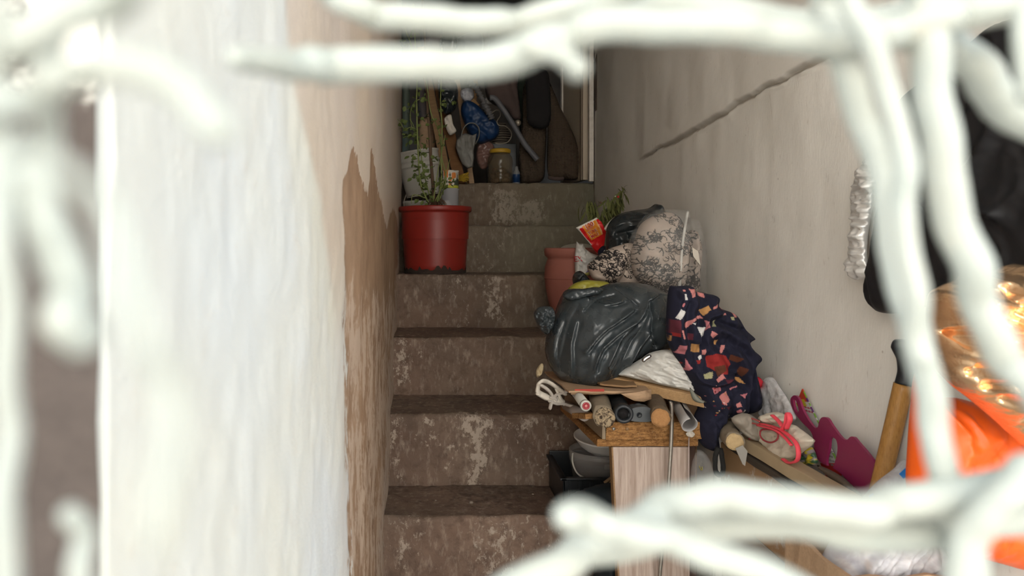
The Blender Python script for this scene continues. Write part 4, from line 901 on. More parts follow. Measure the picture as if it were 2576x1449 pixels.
tag(soft('white_bag', [(1552, 940), (1578, 922), (1612, 903), (1640, 886), (1684, 880), (1708, 900), (1724, 930), (1742, 966), (1738, 984), (1700, 976), (1660, 968), (1610, 956), (1575, 948)], mY(1.525, -.0005, 0, 1650, 0), M_milk, thick=.028, rnd=24, step=2, noise=(.004, 24), ridge=.003, ridge_s=(40, 9), cells=(.013, 15, 4.5, .35)), 'crumpled white plastic bag between charcoal bag and plank', 'bag')
tag(tube('chrome_tap', at(*np.array([(1620, 906), (1626, 901), (1634, 897)]).T, 1.49), .0045, mk('chrome', (.7, .7, .7), .12, 1., bump=0), seg=12, sm=4, round_ends=True), 'small chrome tube poking out under the charcoal bag', 'metal tube')

# patterned navy garment
def cr(L): return [(1320+.29*x, 700+.29*y) for x, y in L]
PK = (.56, .215, .20); PK2 = (.50, .17, .19); OR = (.46, .235, .085); WH = (.66, .64, .62); MA = (.105, .020, .032); RD = (.28, .022, .020); BR = (.105, .032, .016); GC = (.36, .34, .19)
PT = [([(1380, 85), (1445, 90), (1430, 150), (1400, 160)], PK), ([(1330, 130), (1355, 130), (1360, 175), (1335, 180)], WH), ([(1475, 105), (1535, 130), (1525, 165), (1465, 140)], PK), ([(1465, 265), (1530, 225), (1550, 260), (1485, 310)], OR),
      ([(1560, 235), (1605, 210), (1610, 235), (1560, 255)], PK), ([(1300, 255), (1345, 280), (1285, 345), (1260, 330)], WH), ([(1235, 350), (1290, 350), (1285, 460), (1235, 470)], MA), ([(1325, 380), (1400, 330), (1470, 310), (1480, 330), (1400, 350), (1350, 420), (1325, 400)], PK),
      ([(1475, 340), (1520, 360), (1530, 400), (1480, 430)], PK2), ([(1425, 405), (1475, 400), (1475, 480), (1440, 480)], WH), ([(1385, 370), (1420, 365), (1405, 385)], WH), ([(1290, 430), (1310, 430), (1335, 500), (1305, 505)], PK), ([(1245, 460), (1285, 460), (1285, 490), (1255, 490)], RD),
      ([(1380, 545), (1455, 545), (1450, 620), (1385, 615)], OR), ([(1290, 560), (1340, 560), (1335, 640), (1280, 640)], PK2), ([(1360, 460), (1390, 460), (1385, 515), (1355, 510)], MA), ([(1540, 430), (1590, 460), (1560, 500), (1530, 470)], PK), ([(1640, 560), (1670, 560), (1655, 625), (1630, 630)], PK),
      ([(1510, 650), (1590, 625), (1680, 650), (1720, 720), (1680, 800), (1620, 800), (1520, 740)], RD), ([(1570, 740), (1660, 720), (1670, 770), (1590, 820)], BR), ([(1310, 725), (1345, 720), (1360, 790), (1325, 800)], RD), ([(1350, 670), (1380, 720), (1410, 760), (1380, 800), (1360, 730)], PK2),
      ([(1480, 800), (1555, 780), (1545, 830), (1490, 840)], GC), ([(1575, 840), (1640, 795), (1655, 830), (1590, 865)], PK), ([(1700, 630), (1790, 660), (1760, 700), (1700, 680)], BR), ([(1780, 730), (1840, 750), (1820, 830), (1770, 790)], BR), ([(1750, 840), (1810, 840), (1850, 890), (1800, 880)], OR),
      ([(1540, 905), (1620, 910), (1630, 940), (1560, 965)], PK2), ([(1600, 985), (1670, 945), (1675, 1000), (1620, 1045)], PK), ([(1780, 970), (1845, 960), (1820, 1000)], PK2), ([(1735, 1045), (1770, 1025), (1780, 1060), (1745, 1075)], PK), ([(1745, 1105), (1770, 1085), (1785, 1105), (1760, 1125)], PK2),
      ([(1770, 1130), (1800, 1085), (1822, 1100), (1792, 1147)], WH), ([(1640, 1060), (1680, 1050), (1670, 1090)], MA), ([(1770, 285), (1800, 290), (1800, 330), (1765, 330)], PK), ([(1730, 325), (1762, 325), (1755, 350), (1730, 345)], GC), ([(1545, 400), (1600, 345), (1580, 400)], GC),
      ([(1330, 95), (1355, 95), (1350, 110), (1330, 110)], PK), ([(1310, 230), (1330, 200), (1340, 205), (1325, 240)], PK2), ([(1640, 240), (1690, 235), (1680, 270), (1650, 265)], RD), ([(1660, 295), (1700, 295), (1700, 310), (1660, 308)], PK), ([(1470, 600), (1500, 590), (1495, 640), (1475, 640)], PK),
      ([(1590, 520), (1612, 515), (1605, 560), (1592, 560)], OR), ([(1690, 915), (1760, 895), (1765, 905), (1695, 930)], PK2), ([(1650, 840), (1720, 830), (1700, 870), (1650, 865)], MA), ([(1430, 690), (1475, 685), (1460, 720), (1440, 720)], RD), ([(1240, 490), (1250, 490), (1248, 540), (1240, 530)], OR), ([(1445, 660), (1470, 640), (1480, 670), (1460, 690)], WH)]
rr = random.Random(3)
for k in range(26):
    x = rr.uniform(1500, 1720); y = rr.uniform(870, 1150); s = rr.uniform(4, 13); PT.append(([(x, y), (x+s, y-s*.4), (x+s*1.3, y+s*.5), (x+s*.2, y+s*.8)], rr.choice([PK, WH, MA, RD, OR])))
GO = [(1684, 726), (1700, 720), (1738, 720), (1746, 731), (1775, 738), (1802, 746), (1805, 772), (1840, 786), (1855, 800), (1872, 828), (1893, 850), (1878, 862), (1880, 872), (1900, 892), (1894, 925), (1900, 960), (1910, 1005), (1902, 1028), (1868, 1042), (1830, 1048), (1808, 1062), (1800, 1090), (1806, 1128), (1790, 1132), (1768, 1122), (1752, 1095), (1748, 1050), (1758, 1018), (1738, 966), (1718, 925), (1694, 890), (1680, 855), (1677, 800)]
GF = [([(1760, 735), (1740, 800), (1750, 860)], 9, -.016), ([(1800, 780), (1755, 800), (1735, 850)], 7, .016), ([(1860, 830), (1800, 812), (1765, 800)], 8, -.014), ([(1895, 900), (1840, 850), (1790, 822)], 12, .018), ([(1880, 1000), (1860, 930), (1830, 880)], 12, .012), ([(1850, 960), (1800, 890), (1780, 860)], 14, -.014),
      ([(1733, 930), (1745, 950), (1790, 955), (1830, 930)], 6, .012), ([(1870, 1040), (1872, 960), (1885, 920)], 5, -.016), ([(1760, 1040), (1800, 1000), (1850, 1030)], 14, .012), ([(1700, 740), (1690, 800), (1700, 870)], 7, .010), ([(1770, 1120), (1775, 1060)], 8, .010), ([(1720, 760), (1712, 830), (1730, 900)], 7, -.010)]
_cv = canvas((.0125, .0125, .028), [(cr(p), c_) for p, c_ in PT])
tag(soft('patterned_garment', GO, mY(1.47), M_print, thick=.042, rnd=30, step=1.45, noise=(.008, 45), folds=GF, smooth=True, canvas=_cv, ridge=.004, ridge_s=(24, 80), cells=(.010, 34, 2.4, 1.2)), 'navy garment patterned with pink, orange and white patches draped over the pile', 'garment')
tag(soft('red_cloth', [(1892, 955), (1908, 948), (1920, 962), (1916, 985), (1908, 1005), (1898, 985)], mY(1.475), M_redcloth, thick=.014, rnd=10, step=3, noise=(.005, 12)), 'scrap of bright red cloth right of the patterned garment', 'cloth')
# ------------------------------------------------------------------ plank table on a laminate panel
TZ = EYE-.3335
tb = thing('plank_table', 'rough chipboard and plank table top carrying logs and tools', 'table', (.44, 1.62, TZ-.06))
v, f = hexa_vf([(.347, 1.45, TZ-.034), (.530, 1.45, TZ-.034), (.535, 1.79, TZ-.034), (.335, 1.79, TZ-.034), (.347, 1.45, TZ), (.530, 1.45, TZ), (.535, 1.79, TZ), (.335, 1.79, TZ)])
ctop = bevel_obj('chipboard_top', v, f, M_chip, tb, .0015, rough=.0015, cuts=6)
v, f = hexa_vf([(.333, 1.462, TZ-.050), (.528, 1.462, TZ-.050), (.535, 1.79, TZ-.050), (.320, 1.79, TZ-.050), (.333, 1.462, TZ-.035), (.528, 1.462, TZ-.035), (.535, 1.79, TZ-.035), (.320, 1.79, TZ-.035)])
bevel_obj('lower_plank', v, f, M_chip, tb, .0015, rough=.001, cuts=5)
v, f = hexa_vf([(.340, 1.452, TZ-.033), (.346, 1.450, TZ-.033), (.334, 1.78, TZ-.033), (.328, 1.78, TZ-.033), (.340, 1.452, TZ-.001), (.346, 1.450, TZ-.001), (.334, 1.78, TZ-.001), (.328, 1.78, TZ-.001)])
bevel_obj('side_strip', v, f, mk('khaki_strip', (.27, .205, .135), .6), tb, .0005)
for (x, y, m) in ((1544, 1079, M_steel), (1578, 1079, M_oldwood)): lathe('screw', [(0, .0015), (.0028, .001), (.0032, 0)], at(x, y, 1.4485), m, ctop, axis=(0, -1, 0), seg=14)
pn = thing('laminate_panel', 'upright ash-grain laminate panel holding up the plank table', 'panel', (.44, 1.475, 0))
v, f = hexa_vf([(.392, 1.462, .0), (.512, 1.462, .0), (.512, 1.482, .0), (.392, 1.482, .0), (.363, 1.462, TZ-.051), (.512, 1.462, TZ-.051), (.512, 1.482, TZ-.051), (.363, 1.482, TZ-.051)])
bevel_obj('board_face', v, f, M_ash, pn, .001)
v, f = hexa_vf([(.389, 1.461, .0), (.3922, 1.461, .0), (.3922, 1.483, .0), (.389, 1.483, .0), (.360, 1.461, TZ-.051), (.3632, 1.461, TZ-.051), (.3632, 1.483, TZ-.051), (.360, 1.483, TZ-.051)])
bevel_obj('edge_band', v, f, M_oldwood, pn, .0004)
tag(board('brown_post', (.533, 1.52, 0), (.525, 1.52, TZ-.052), .026, .03, mk('red_brown', (.075, .04, .028), .7), up=(0, 1, 0)), 'dark red-brown post behind the right edge of the laminate panel', 'post')
tag(board('prop_board', (.515, 1.755, .356), (.515, 1.755, TZ-.052), .035, .02, M_oldwood, up=(0, 1, 0)), 'old board propping the back of the plank table', 'board')
q = np.array([(1684, 1013), (1689, 1018), (1690, 1060), (1688, 1120), (1683, 1200), (1676, 1290), (1664, 1400), (1655, 1500), (1648, 1590)])
tag(tube('metal_rod', at(q[:, 0], q[:, 1], 1.43), .0036, M_steel, seg=10, sm=4), 'thin bent steel rod hanging down in front of the laminate panel', 'rod')
q = np.array([(1733, 1100), (1732, 1180), (1732, 1275)]); tag(tube('thin_wire', at(q[:, 0], q[:, 1], 1.45), .0013, mk('pinkish_wire', (.42, .33, .30), .5), seg=6), 'thin straight wire beside the right edge of the panel', 'wire')

# things lying on the table
log('log', 'split rotten log with a cracked black end, beside the red-capped bottle', at(1500, 975, 1.72)*[1, 1, 0]+[0, 0, TZ+.020], at(1521, 1032, 1.405)*[1, 1, 0]+[0, 0, TZ+.019], .020, .0205, M_bark2, M_end1, .14)
log('log', 'bark-covered log with an orange sawn end, right of the hammer head', at(1632, 960, 1.76)*[1, 1, 0]+[0, 0, TZ+.024], at(1661, 1044, 1.395)*[1, 1, 0]+[0, 0, TZ+.0205], .023, .0185, M_bark, M_end2, .12)
o = thing('capped_bottle', 'white bottle with red ringed cap lying end-on on the table', 'bottle', at(1472, 1030, 1.44))
p1 = at(1472, 1019, 1.43); bcap = lathe('bottle_body', [(.0105, .20), (.0105, .012), (.0100, .002), (.0095, 0), (.0065, 0), (0, .0015)][::-1] if 0 else [(.0105, 0), (.0105, .006), (.0098, .008), (0, .008)], p1, M_white, o, axis=(0, -1, 0), seg=28)
tube('bottle_barrel', [p1, p1+np.array([.01, .18, 0])], .0095, M_white, o, seg=18)
lathe('red_ring', [(.0072, .0083), (.0068, .0092), (.0045, .0092), (.004, .0083)], p1, mk('cap_red', (.30, .03, .04), .4), bcap, axis=(0, -1, 0), seg=24); lathe('red_dot', [(.003, .0083), (.0028, .0088), (0, .0088)], p1, mk('cap_pink', (.52, .18, .17), .4), bcap, axis=(0, -1, 0), seg=16)
o = thing('corrugated_tube', 'black ribbed plastic tube end lying beside the rotten log', 'tube', at(1555, 1040, 1.45))
p0 = np.array([.377, 1.44, TZ+.020]); p1 = np.array([.412, 1.68, TZ+.022]); k = np.linspace(0, 1, 90); L = np.linalg.norm(p1-p0)
rh = tube('ribbed_hose', p0+(p1-p0)*k[:, None], .0150+.0013*np.sin(k*140), M_dkplastic, o, seg=20)
d = p0-p1; d /= np.linalg.norm(d)
lathe('collar', [(.010, -.02), (.0105, .010), (.0125, .013), (.017, .013), (.0185, .008), (.0185, -.006), (.0150, -.012)], p0, M_dkplastic, rh, axis=d, seg=32)
lathe('bore', [(.0108, .004), (0, -.012)], p0, M_dark, rh, axis=d, seg=20)
hh = thing('hammer_head', 'grey iron hammer head stamped with a ring mark, on the table edge', 'hammer', at(1608, 1055, 1.43))
HO = [(1576, 1040), (1582, 1026), (1600, 1020), (1625, 1021), (1637, 1030), (1640, 1045), (1634, 1055), (1608, 1057), (1580, 1053)]
hhd = plate('head', HO, mY(1.445), M_iron, hh, th=.030, step=5, smooth=True)
lathe('stamped_ring', [(.0050, 0), (.0052, .0012), (.0042, .0012), (.0040, 0)], at(1608, 1044, 1.4295), M_dkplastic, hhd, axis=(0, -1, 0), seg=24); board('stamped_slash', at(1605, 1048, 1.4285), at(1611, 1040, 1.4285), .0014, .001, M_dkplastic, hhd, bev=0)
tube('neck', [at(1606, 1030, 1.45), at(1606, 1026, 1.56)], .011, M_iron, hh, seg=16)
pv = thing('pvc_pipe', 'split grey plastic pipe sticking out over the table edge', 'pipe', at(1738, 1085, 1.38))
p0 = at(1735, 1069, 1.37); p1 = at(1682, 975, 1.74); V = []; NS = 24
for i in range(14):
    s = i/13; c_ = p0+(p1-p0)*s
    for rr_ in (.0145, .0128):
        for kk in range(NS+1):
            a = math.radians(100+kk/NS*(300 if i < 3 else 346)); V.append(c_+np.array([rr_*math.cos(a), 0, rr_*math.sin(a)])+np.array([0, -.03*(math.sin(a)*.3) if i == 0 else 0, 0]))
W_ = 2*(NS+1); Fc = []
for i in range(13):
    for kk in range(NS):
        Fc.append((i*W_+kk, i*W_+kk+1, (i+1)*W_+kk+1, (i+1)*W_+kk)); Fc.append((i*W_+NS+1+kk+1, i*W_+NS+1+kk, (i+1)*W_+NS+1+kk, (i+1)*W_+NS+1+kk+1))
for i in (0, 13):
    for kk in range(NS): Fc.append((i*W_+kk, i*W_+kk+1, i*W_+NS+2+kk, i*W_+NS+1+kk))
for i in range(13): Fc.append((i*W_, (i+1)*W_, (i+1)*W_+NS+1, i*W_+NS+1)); Fc.append((i*W_+NS, (i+1)*W_+NS, (i+1)*W_+2*NS+1, i*W_+2*NS+1))
pym('pipe_wall', V, Fc, mk('pipe_grey', (.42, .40, .39), .45, var=.06, bump=.05, dirt=((.25, .2, .16), .4)), pv)
tag(tube('cardboard_tube', at(*np.array([(1424, 1020), (1470, 1046)]).T, np.array([1.72, 1.50])), .011, mk('grey_card', (.36, .31, .28), .8), seg=16), 'grey cardboard tube sticking out at the left edge of the table', 'tube')
cbs = thing('cardboard_flats', 'flattened cardboard sheets with a red stripe under the charcoal bag', 'cardboard', at(1520, 1010, 1.6))
for i, (ol, Y0, Y1, zz, m) in enumerate([([(.285, 1.50), (.44, 1.475), (.46, 1.70), (.275, 1.74)], 0, 0, TZ+.051, M_card), ([(.292, 1.51), (.40, 1.49), (.42, 1.72), (.28, 1.75)], 0, 0, TZ+.046, M_card), ([(.35, 1.52), (.42, 1.50), (.45, 1.70), (.36, 1.70)], 0, 0, TZ+.057, M_oldwood)]):
    V = []; 
    for dz in (0, .004):
        for (x, y) in ol: V.append((x, y, zz+dz-.004*(x < .33)))
    bevel_obj('sheet', *hexa_vf(V), m, cbs, .0008, rough=.002, cuts=6)
board('red_stripe', (.297, 1.500, TZ+.0515), (.352, 1.487, TZ+.0545), .001, .005, mk('print_red', (.40, .045, .03), .7), cbs, bev=0)
plate('torn_tongue', [(1560, 990), (1600, 985), (1640, 980), (1640, 1005), (1618, 1010), (1592, 1006), (1575, 998)], mY(1.46), M_card, cbs, th=.003, curl=lambda x, y: .006*np.sin((x-1560)/20.))
fi = thing('fibreboard_offcut', 'strip of brown fibreboard below the red-capped bottle', 'board', at(1480, 1050, 1.43)); board('strip', at(1466, 1044, 1.50), at(1502, 1046, 1.432), .045, .010, M_chip, fi, rough=.001, cuts=3)
tag(board('pine_plank', at(1535, 952, 1.60), at(1788, 1009, 1.455), .032, .021, M_wood, up=(.05, -.25, 1)), 'pale pine plank lying aslant under the white bag', 'plank')
tag(soft('grey_cloth', [(1735, 975), (1750, 990), (1765, 1005), (1778, 1012), (1760, 1014), (1742, 1004)], mY(1.425), mk('greenish_cloth', (.20, .20, .16), .9), thick=.008, rnd=8, step=3), 'grey-green cloth scrap at the end of the pine plank', 'cloth')
rk = thing('knotted_rag', 'knotted white fabric strips at the left end of the table', 'rag', at(1395, 1030, 1.62))
for pth, hw in [([(1420, 990), (1395, 970), (1370, 958), (1356, 965), (1354, 985), (1370, 996), (1392, 1004), (1415, 1010)], 8), ([(1362, 970), (1378, 980), (1390, 998), (1384, 1024)], 7), ([(1425, 985), (1402, 992), (1392, 1004), (1398, 1015), (1420, 1016), (1440, 1022)], 7), ([(1352, 992), (1372, 1003), (1392, 1008)], 6), ([(1400, 980), (1410, 1000), (1418, 1015)], 6), ([(1388, 1000), (1400, 1004), (1396, 1014), (1384, 1010)], 7)]:
    q = crom(pth, 6); tube('strip', at(q[:, 0], q[:, 1], 1.62+.01*vn(q[:, 0]*.05, q[:, 1]*.05)), hw/F*1.6, M_offw if hw != 7 else mk('rag_grey', (.50, .45, .40), .9, bump=.5), rk, seg=10, wob=.25, flat=.6, round_ends=True)
tag(soft('dry_husk', [(1352, 925), (1362, 914), (1368, 920), (1364, 940), (1352, 950), (1348, 938)], mY(1.66), mk('straw', (.42, .33, .20), .9), thick=.006, rnd=5, step=2, noise=(.005, 6)), 'dry papery husk left of the charcoal bag', 'husk')
tag(soft('torn_label', [(1726, 1090), (1738, 1082), (1748, 1092), (1742, 1100), (1730, 1098)], mY(1.44), M_offw, thick=.003, rnd=5, step=2, noise=(.004, 5)), 'shred of torn paper at the right end of the table edge', 'paper scrap')

# crate, tub and bowl on the step left of the panel
cr_ = thing('black_crate', 'black plastic crate on a step left of the laminate panel', 'crate', (.42, 1.86, .353))
x0, x1, y0, y1, z0, z1 = .322, .53, 1.765, 1.965, .356, .440
box('crate_floor', x0, x1, y0, y1, z0, z0+.006, M_dkplastic, cr_); box('crate_front', x0, x1, y0, y0+.006, z0, z1-.004, M_dkplastic, cr_); box('crate_rear', x0, x1, y1-.006, y1, z0, z1+.010, M_dkplastic, cr_)
box('crate_side', x0, x0+.006, y0, y1, z0, z1, M_dkplastic, cr_); box('crate_side', x1-.006, x1, y0, y1, z0, z1, M_dkplastic, cr_)
box('rim', x0-.006, x1, y0-.008, y0+.008, z1-.006, z1, M_dkplastic, cr_); box('rim', x0-.008, x0+.008, y0-.008, y1, z1-.006, z1, M_dkplastic, cr_)
for k in range(8): box('rib', x0+.012+k*.025, x0+.018+k*.025, y0-.003, y0, z0+.004, z1-.008, M_dkplastic, cr_, bev=.0006)
ctu = np.array([.432, 1.875, .364])
tu = thing('clear_tub', 'clear plastic tub with dark contents and wire handle, in the black crate', 'tub', ctu)
t = NT('tub_plastic'); M_tub = t.fin((.60, .58, .56), .2, 0, .5, Alpha=.36)
tbb = lathe('tub_body', [(0, .002), (.058, .002), (.062, .006), (.072, .085), (.0735, .087), (.0745, .100), (.0745, .112), (.0725, .114), (.071, .1)], ctu, M_tub, tu, seg=56)
lathe('dark_contents', [(0, .004), (.057, .004), (.061, .01), (.068, .07), (.04, .074), (0, .070)], ctu, mk('soot', (.030, .024, .022), .8), tu)
box('catch', ctu[0]-.006, ctu[0]+.016, ctu[1]-.079, ctu[1]-.074, ctu[2]+.084, ctu[2]+.096, M_tub, tbb)
q = crom([(1441, 1140), (1440, 1160), (1446, 1180), (1456, 1194), (1470, 1202)], 6); tube('wire_handle', at(q[:, 0], q[:, 1], 1.79), .0022, M_white, tbb, seg=8)
cbw = ctu+np.array([.014, -.012, .106])
bw = thing('grey_bowl', 'shallow pale grey bowl resting on the clear tub', 'bowl', cbw)
lathe('bowl_shell', [(0, 0), (.034, 0), (.036, .003), (.052, .012), (.066, .024), (.076, .040), (.0785, .042), (.0785, .045), (.075, .0455), (.066, .032), (.05, .016), (.03, .006), (0, .005)], cbw, mk('bowl_grey', (.82, .80, .77), .4, var=.05, bump=.03), bw, seg=64, axis=(-.03, -.10, 1))
gs = thing('garden_shears', 'tan-handled shears standing in the crate beside the panel', 'shears', at(1530, 1250, 1.70))
q = np.array([(1502, 1252), (1510, 1235), (1522, 1220)]); tube('blade', at(q[:, 0], q[:, 1], 1.70), [.002, .005, .006], M_steel, gs, flat=.35, sm=4)
q = np.array([(1518, 1228), (1532, 1220), (1545, 1206), (1552, 1198)]); tube('handle', at(q[:, 0], q[:, 1], 1.70), [.005, .007, .006, .004], mk('tan_handle', (.36, .25, .14), .6), gs, flat=.6, sm=4)
q = np.array([(1520, 1215), (1535, 1204), (1548, 1195)]); tube('handle', at(q[:, 0], q[:, 1], 1.715), [.005, .006, .004], bpy.data.materials['tan_handle'], gs, flat=.6, sm=4)
tag(tube('wooden_stick', at(*np.array([(1500, 1290), (1530, 1262), (1560, 1240), (1600, 1215)]).T, 1.72), .011, mk('redwood', (.16, .06, .035), .6), seg=14, round_ends=True), 'red-brown round stick lying low beside the laminate panel', 'stick')
tag(soft('dark_sack', [(1410, 1268), (1470, 1230), (1550, 1215), (1570, 1260), (1572, 1449), (1575, 1600), (1430, 1600), (1500, 1420), (1440, 1330)], mY(1.66), mk('dark_blue_grey', (.020, .028, .034), .5), thick=.05, rnd=40, step=8, noise=(.01, 40)), 'dark blue-grey sack on the lower steps beside the panel', 'sack')

# right of the panel
cl_ = thing('hanging_clear_bag', 'small clear plastic bag hanging right of the laminate panel', 'bag', at(1768, 1212, 1.44)); 
soft('film', [(1758, 1130), (1776, 1142), (1792, 1165), (1802, 1195), (1796, 1215), (1760, 1218), (1738, 1205), (1740, 1170), (1748, 1145)], mY(1.445), M_clear, cl_, thick=.018, rnd=16, step=2.5, noise=(.006, 12), ridge=.004)
tube('twist_tie', at(*np.array([(1759, 1172), (1762, 1180), (1766, 1182), (1766, 1174)]).T, 1.42), .001, mk('olive_tie', (.25, .21, .05), .6), cl_, seg=6, sm=4)
q = crom([(1806, 1126), (1800, 1150), (1800, 1180), (1806, 1194), (1816, 1192), (1820, 1175), (1816, 1150), (1812, 1128)], 6); tag(tube('braided_rope', at(q[:, 0], q[:, 1], 1.40), .0048, mk('braided_black', (.012, .011, .010), .9, bump=.9, bscale=300), seg=8, wob=.2), 'loop of black braided cord hanging under the short log', 'rope')
log('log', 'short log with a fresh pale sawn end, right of the patterned garment', at(1822, 1072, 1.52), at(1848, 1112, 1.36), .022, .0165, M_bark2, M_end3, .08)
SZ = EYE-.375
lc = thing('low_cabinet', 'low brown board cabinet along the right wall', 'cabinet', (.63, 1.33, 0))
t = NT('smeared_board'); c = t.mix(t.noise(7, 5), (.30, .175, .085), (.42, .27, .15)); c = t.mix(t.ramp(t.noise(14, 6, .7), [(.56, 0.), (.66, .85)]), c, (.58, .55, .50)); t.bump(t.noise(40), .3, .002); M_smear = t.fin(c, .8, 0, .25)
t = NT('grey_board'); c = t.mix(t.noise(9, 6, .7), (.30, .26, .215), (.44, .41, .37)); t.bump(t.noise(40), .3, .002); M_gboard = t.fin(c, .85, 0, .2)
box('side_panel', .600, .612, 1.10, 1.535, SZ-.15, SZ-.018, M_smear, lc); box('lower_panel', .602, .612, 1.10, 1.535, 0, SZ-.152, M_gboard, lc); box('rear_panel', .590, .668, 1.536, 1.552, 0, SZ+.0, mk('white_laminate', (.50, .47, .43), .6), lc)
box('gap_shade', .596, .61, 1.10, 1.50, SZ-.020, SZ-.008, mk('gap_shade', (.06, .045, .032), .8), lc, rough=.0015, cuts=5)  # dark strip painted in as the shaded gap under the pale batten
box('top_board', .612, .668, 1.075, 1.535, SZ-.018, SZ-.006, M_card, lc)
tag(board('pale_beam', (.617, 1.09, SZ+.006), (.615, 1.46, SZ+.006), .030, .022, mk('pale_wood', (.44, .335, .205), .7, bump=.3), rough=.001, cuts=6), 'long pale wooden batten along the top of the low cabinet', 'batten')
tag(soft('folded_canvas', [(1840, 1055), (1856, 1042), (1880, 1040), (1905, 1055), (1912, 1080), (1908, 1108), (1880, 1100), (1856, 1078)], mY(1.40, .0002, 0, 1870, 0), mk('grey_canvas', (.33, .285, .235), .9, bump=.5, bscale=150), thick=.018, rnd=18, step=3, noise=(.004, 20), folds=[([(1842, 1062), (1870, 1085), (1908, 1104)], 3, -.006)]), 'folded grey canvas beside the short log', 'canvas')
tag(plate('metal_shard', [(1850, 1128), (1868, 1120), (1880, 1135), (1874, 1172), (1868, 1168)], mY(1.35), mk('zinc', (.42, .40, .36), .5, .5), th=.002), 'pointed grey sheet-metal shard hanging below the short log', 'metal scrap')

pk = thing('paper_packet', 'folded off-white paper packet tied with pink laces on the low cabinet', 'packet', (.62, 1.37, SZ+.02))
M_pkt = mk('packet_paper', (.66, .585, .47), .85, var=.1, bump=.5, bscale=60, bd=.003)
mpk = lambda px, py: at(px, py, F*.622/(np.asarray(px, float)-CX))
soft('packet_body', [(1906, 1068), (1925, 1062), (1960, 1058), (2000, 1070), (2030, 1092), (2048, 1108), (2040, 1122), (2015, 1140), (1985, 1160), (1966, 1164), (1948, 1142), (1918, 1112)], mpk, M_pkt, pk, nrm=LEFT, thick=.012, rnd=14, step=2.5, noise=(.003, 20), smooth=False, cells=(.006, 30, 1.5, .5))
soft('packet_flap', [(1926, 1056), (1940, 1040), (1955, 1036), (1978, 1048), (1984, 1062), (1955, 1068)], mpk, M_pkt, pk, nrm=LEFT, thick=.020, rnd=14, step=3, noise=(.006, 10))
def lace_tube(name, pts, hw, m=M_pink, off=.02, flat=.45):
    q = crom(pts, 6); tube(name, mpk(q[:, 0], q[:, 1])+LEFT*off, hw/F*1.35, m, pk, seg=8, flat=flat)
lace_tube('pink_lace', [(1942, 1066), (1970, 1072), (1995, 1082), (2020, 1100), (2036, 1120), (2040, 1145), (2034, 1160), (2015, 1164), (2000, 1155)], 6); lace_tube('pink_lace', [(1940, 1070), (1985, 1082), (2010, 1100), (2028, 1120)], 5, off=.024)
lace_tube('pink_lace', [(1995, 1082), (2008, 1065), (2012, 1040), (2018, 1055), (2008, 1078)], 7); lace_tube('pink_lace', [(1972, 1045), (1985, 1056), (1998, 1072)], 6)
lace_tube('lace_end', [(1912, 1095), (1900, 1108), (1894, 1122), (1890, 1136)], 5, off=.012)
M_band = mk('rubber_red', (.36, .045, .055), .5); lace_tube('rubber_band', [(1942, 1068), (1910, 1062), (1888, 1055), (1880, 1048), (1890, 1044), (1925, 1054), (1942, 1060)], 2.2, mk('rubber_coral', (.52, .10, .09), .5), .022, 1.)
lace_tube('rubber_band', [(1942, 1085), (1950, 1080), (1975, 1082), (1988, 1092), (1985, 1106), (1970, 1113), (1952, 1108), (1942, 1096), (1942, 1085)], 2.2, M_band, .021, 1.)
tag(soft('clear_sleeve', [(1920, 965), (1930, 949), (1945, 950), (1962, 975), (1985, 1010), (2002, 1050), (1990, 1062), (1950, 1058), (1915, 1050), (1908, 1010)], mX(.655), film('crinkled_film', (.80, .78, .78), .6, .25, 30, .3), nrm=LEFT, thick=.007, rnd=14, step=2.5, noise=(.002, 14), cells=(.006, 22, 2., 1.2)), 'crinkled clear plastic sleeve behind the tied packet', 'plastic sleeve')
def flycol(P):
    c_ = np.tile(np.array([.60, .58, .54]), (len(P), 1)); x, y = P[:, 0], P[:, 1]; s = (x-2012)+.0*y; u = x-(2008+(y-980)*.47)
    c_[y < 1012] = (.52, .05, .02); n = vn(x/9, y/9); c_[(u > 12) & (n > .05)] = (.16, .33, .03); c_[(u > 10) & (n < -.25)] = (.10, .02, .14); c_[(y > 1005) & (y < 1022) & (u < 4)] = (.60, .50, .03); c_[(y > 1165) & (u < 12)] = (.5, .03, .03)
    for y0 in (1025, 1033, 1120, 1130, 1140, 1150): c_[(abs(y-y0-(x-2030)*.3) < 1.6) & (u > -6) & (u < 10)] = (.40, .03, .06) if y0 < 1100 else (.25, .22, .22)
    return c_
tag(plate('printed_card', [(2019, 978), (2062, 1068), (2116, 1180), (2116, 1210), (2080, 1200), (2040, 1110), (2004, 1015)], mX(.668), M_printc, nrm=LEFT, th=.002, step=2.2, canvas=flycol), 'colourful printed card leaning on the wall behind the plum board', 'card')
PB = [(1991, 1008), (1997, 996), (2006, 996), (2014, 1008), (2021, 1028), (2030, 1046), (2040, 1062), (2052, 1076), (2060, 1074), (2063, 1062), (2068, 1052), (2076, 1049), (2085, 1053), (2096, 1070), (2112, 1092), (2124, 1104), (2134, 1106), (2142, 1099), (2150, 1099), (2160, 1110), (2204, 1168), (2198, 1220), (2186, 1262), (2150, 1225), (2110, 1185), (2070, 1165), (2053, 1140), (2050, 1110), (2042, 1085), (2020, 1062), (2000, 1036)]
tag(plate('plum_board', PB, mX(.655), M_purple, nrm=LEFT, th=.004, step=8, smooth=True, holes=[[(2092, 1102), (2106, 1106), (2110, 1130), (2104, 1160), (2096, 1180), (2084, 1176), (2082, 1155), (2088, 1130)], [(1998, 1006), (2005, 1008), (2012, 1030), (2010, 1038), (2002, 1030)]]), 'plum-coloured plastic board with cut-out grips leaning on the right wall', 'plastic board')
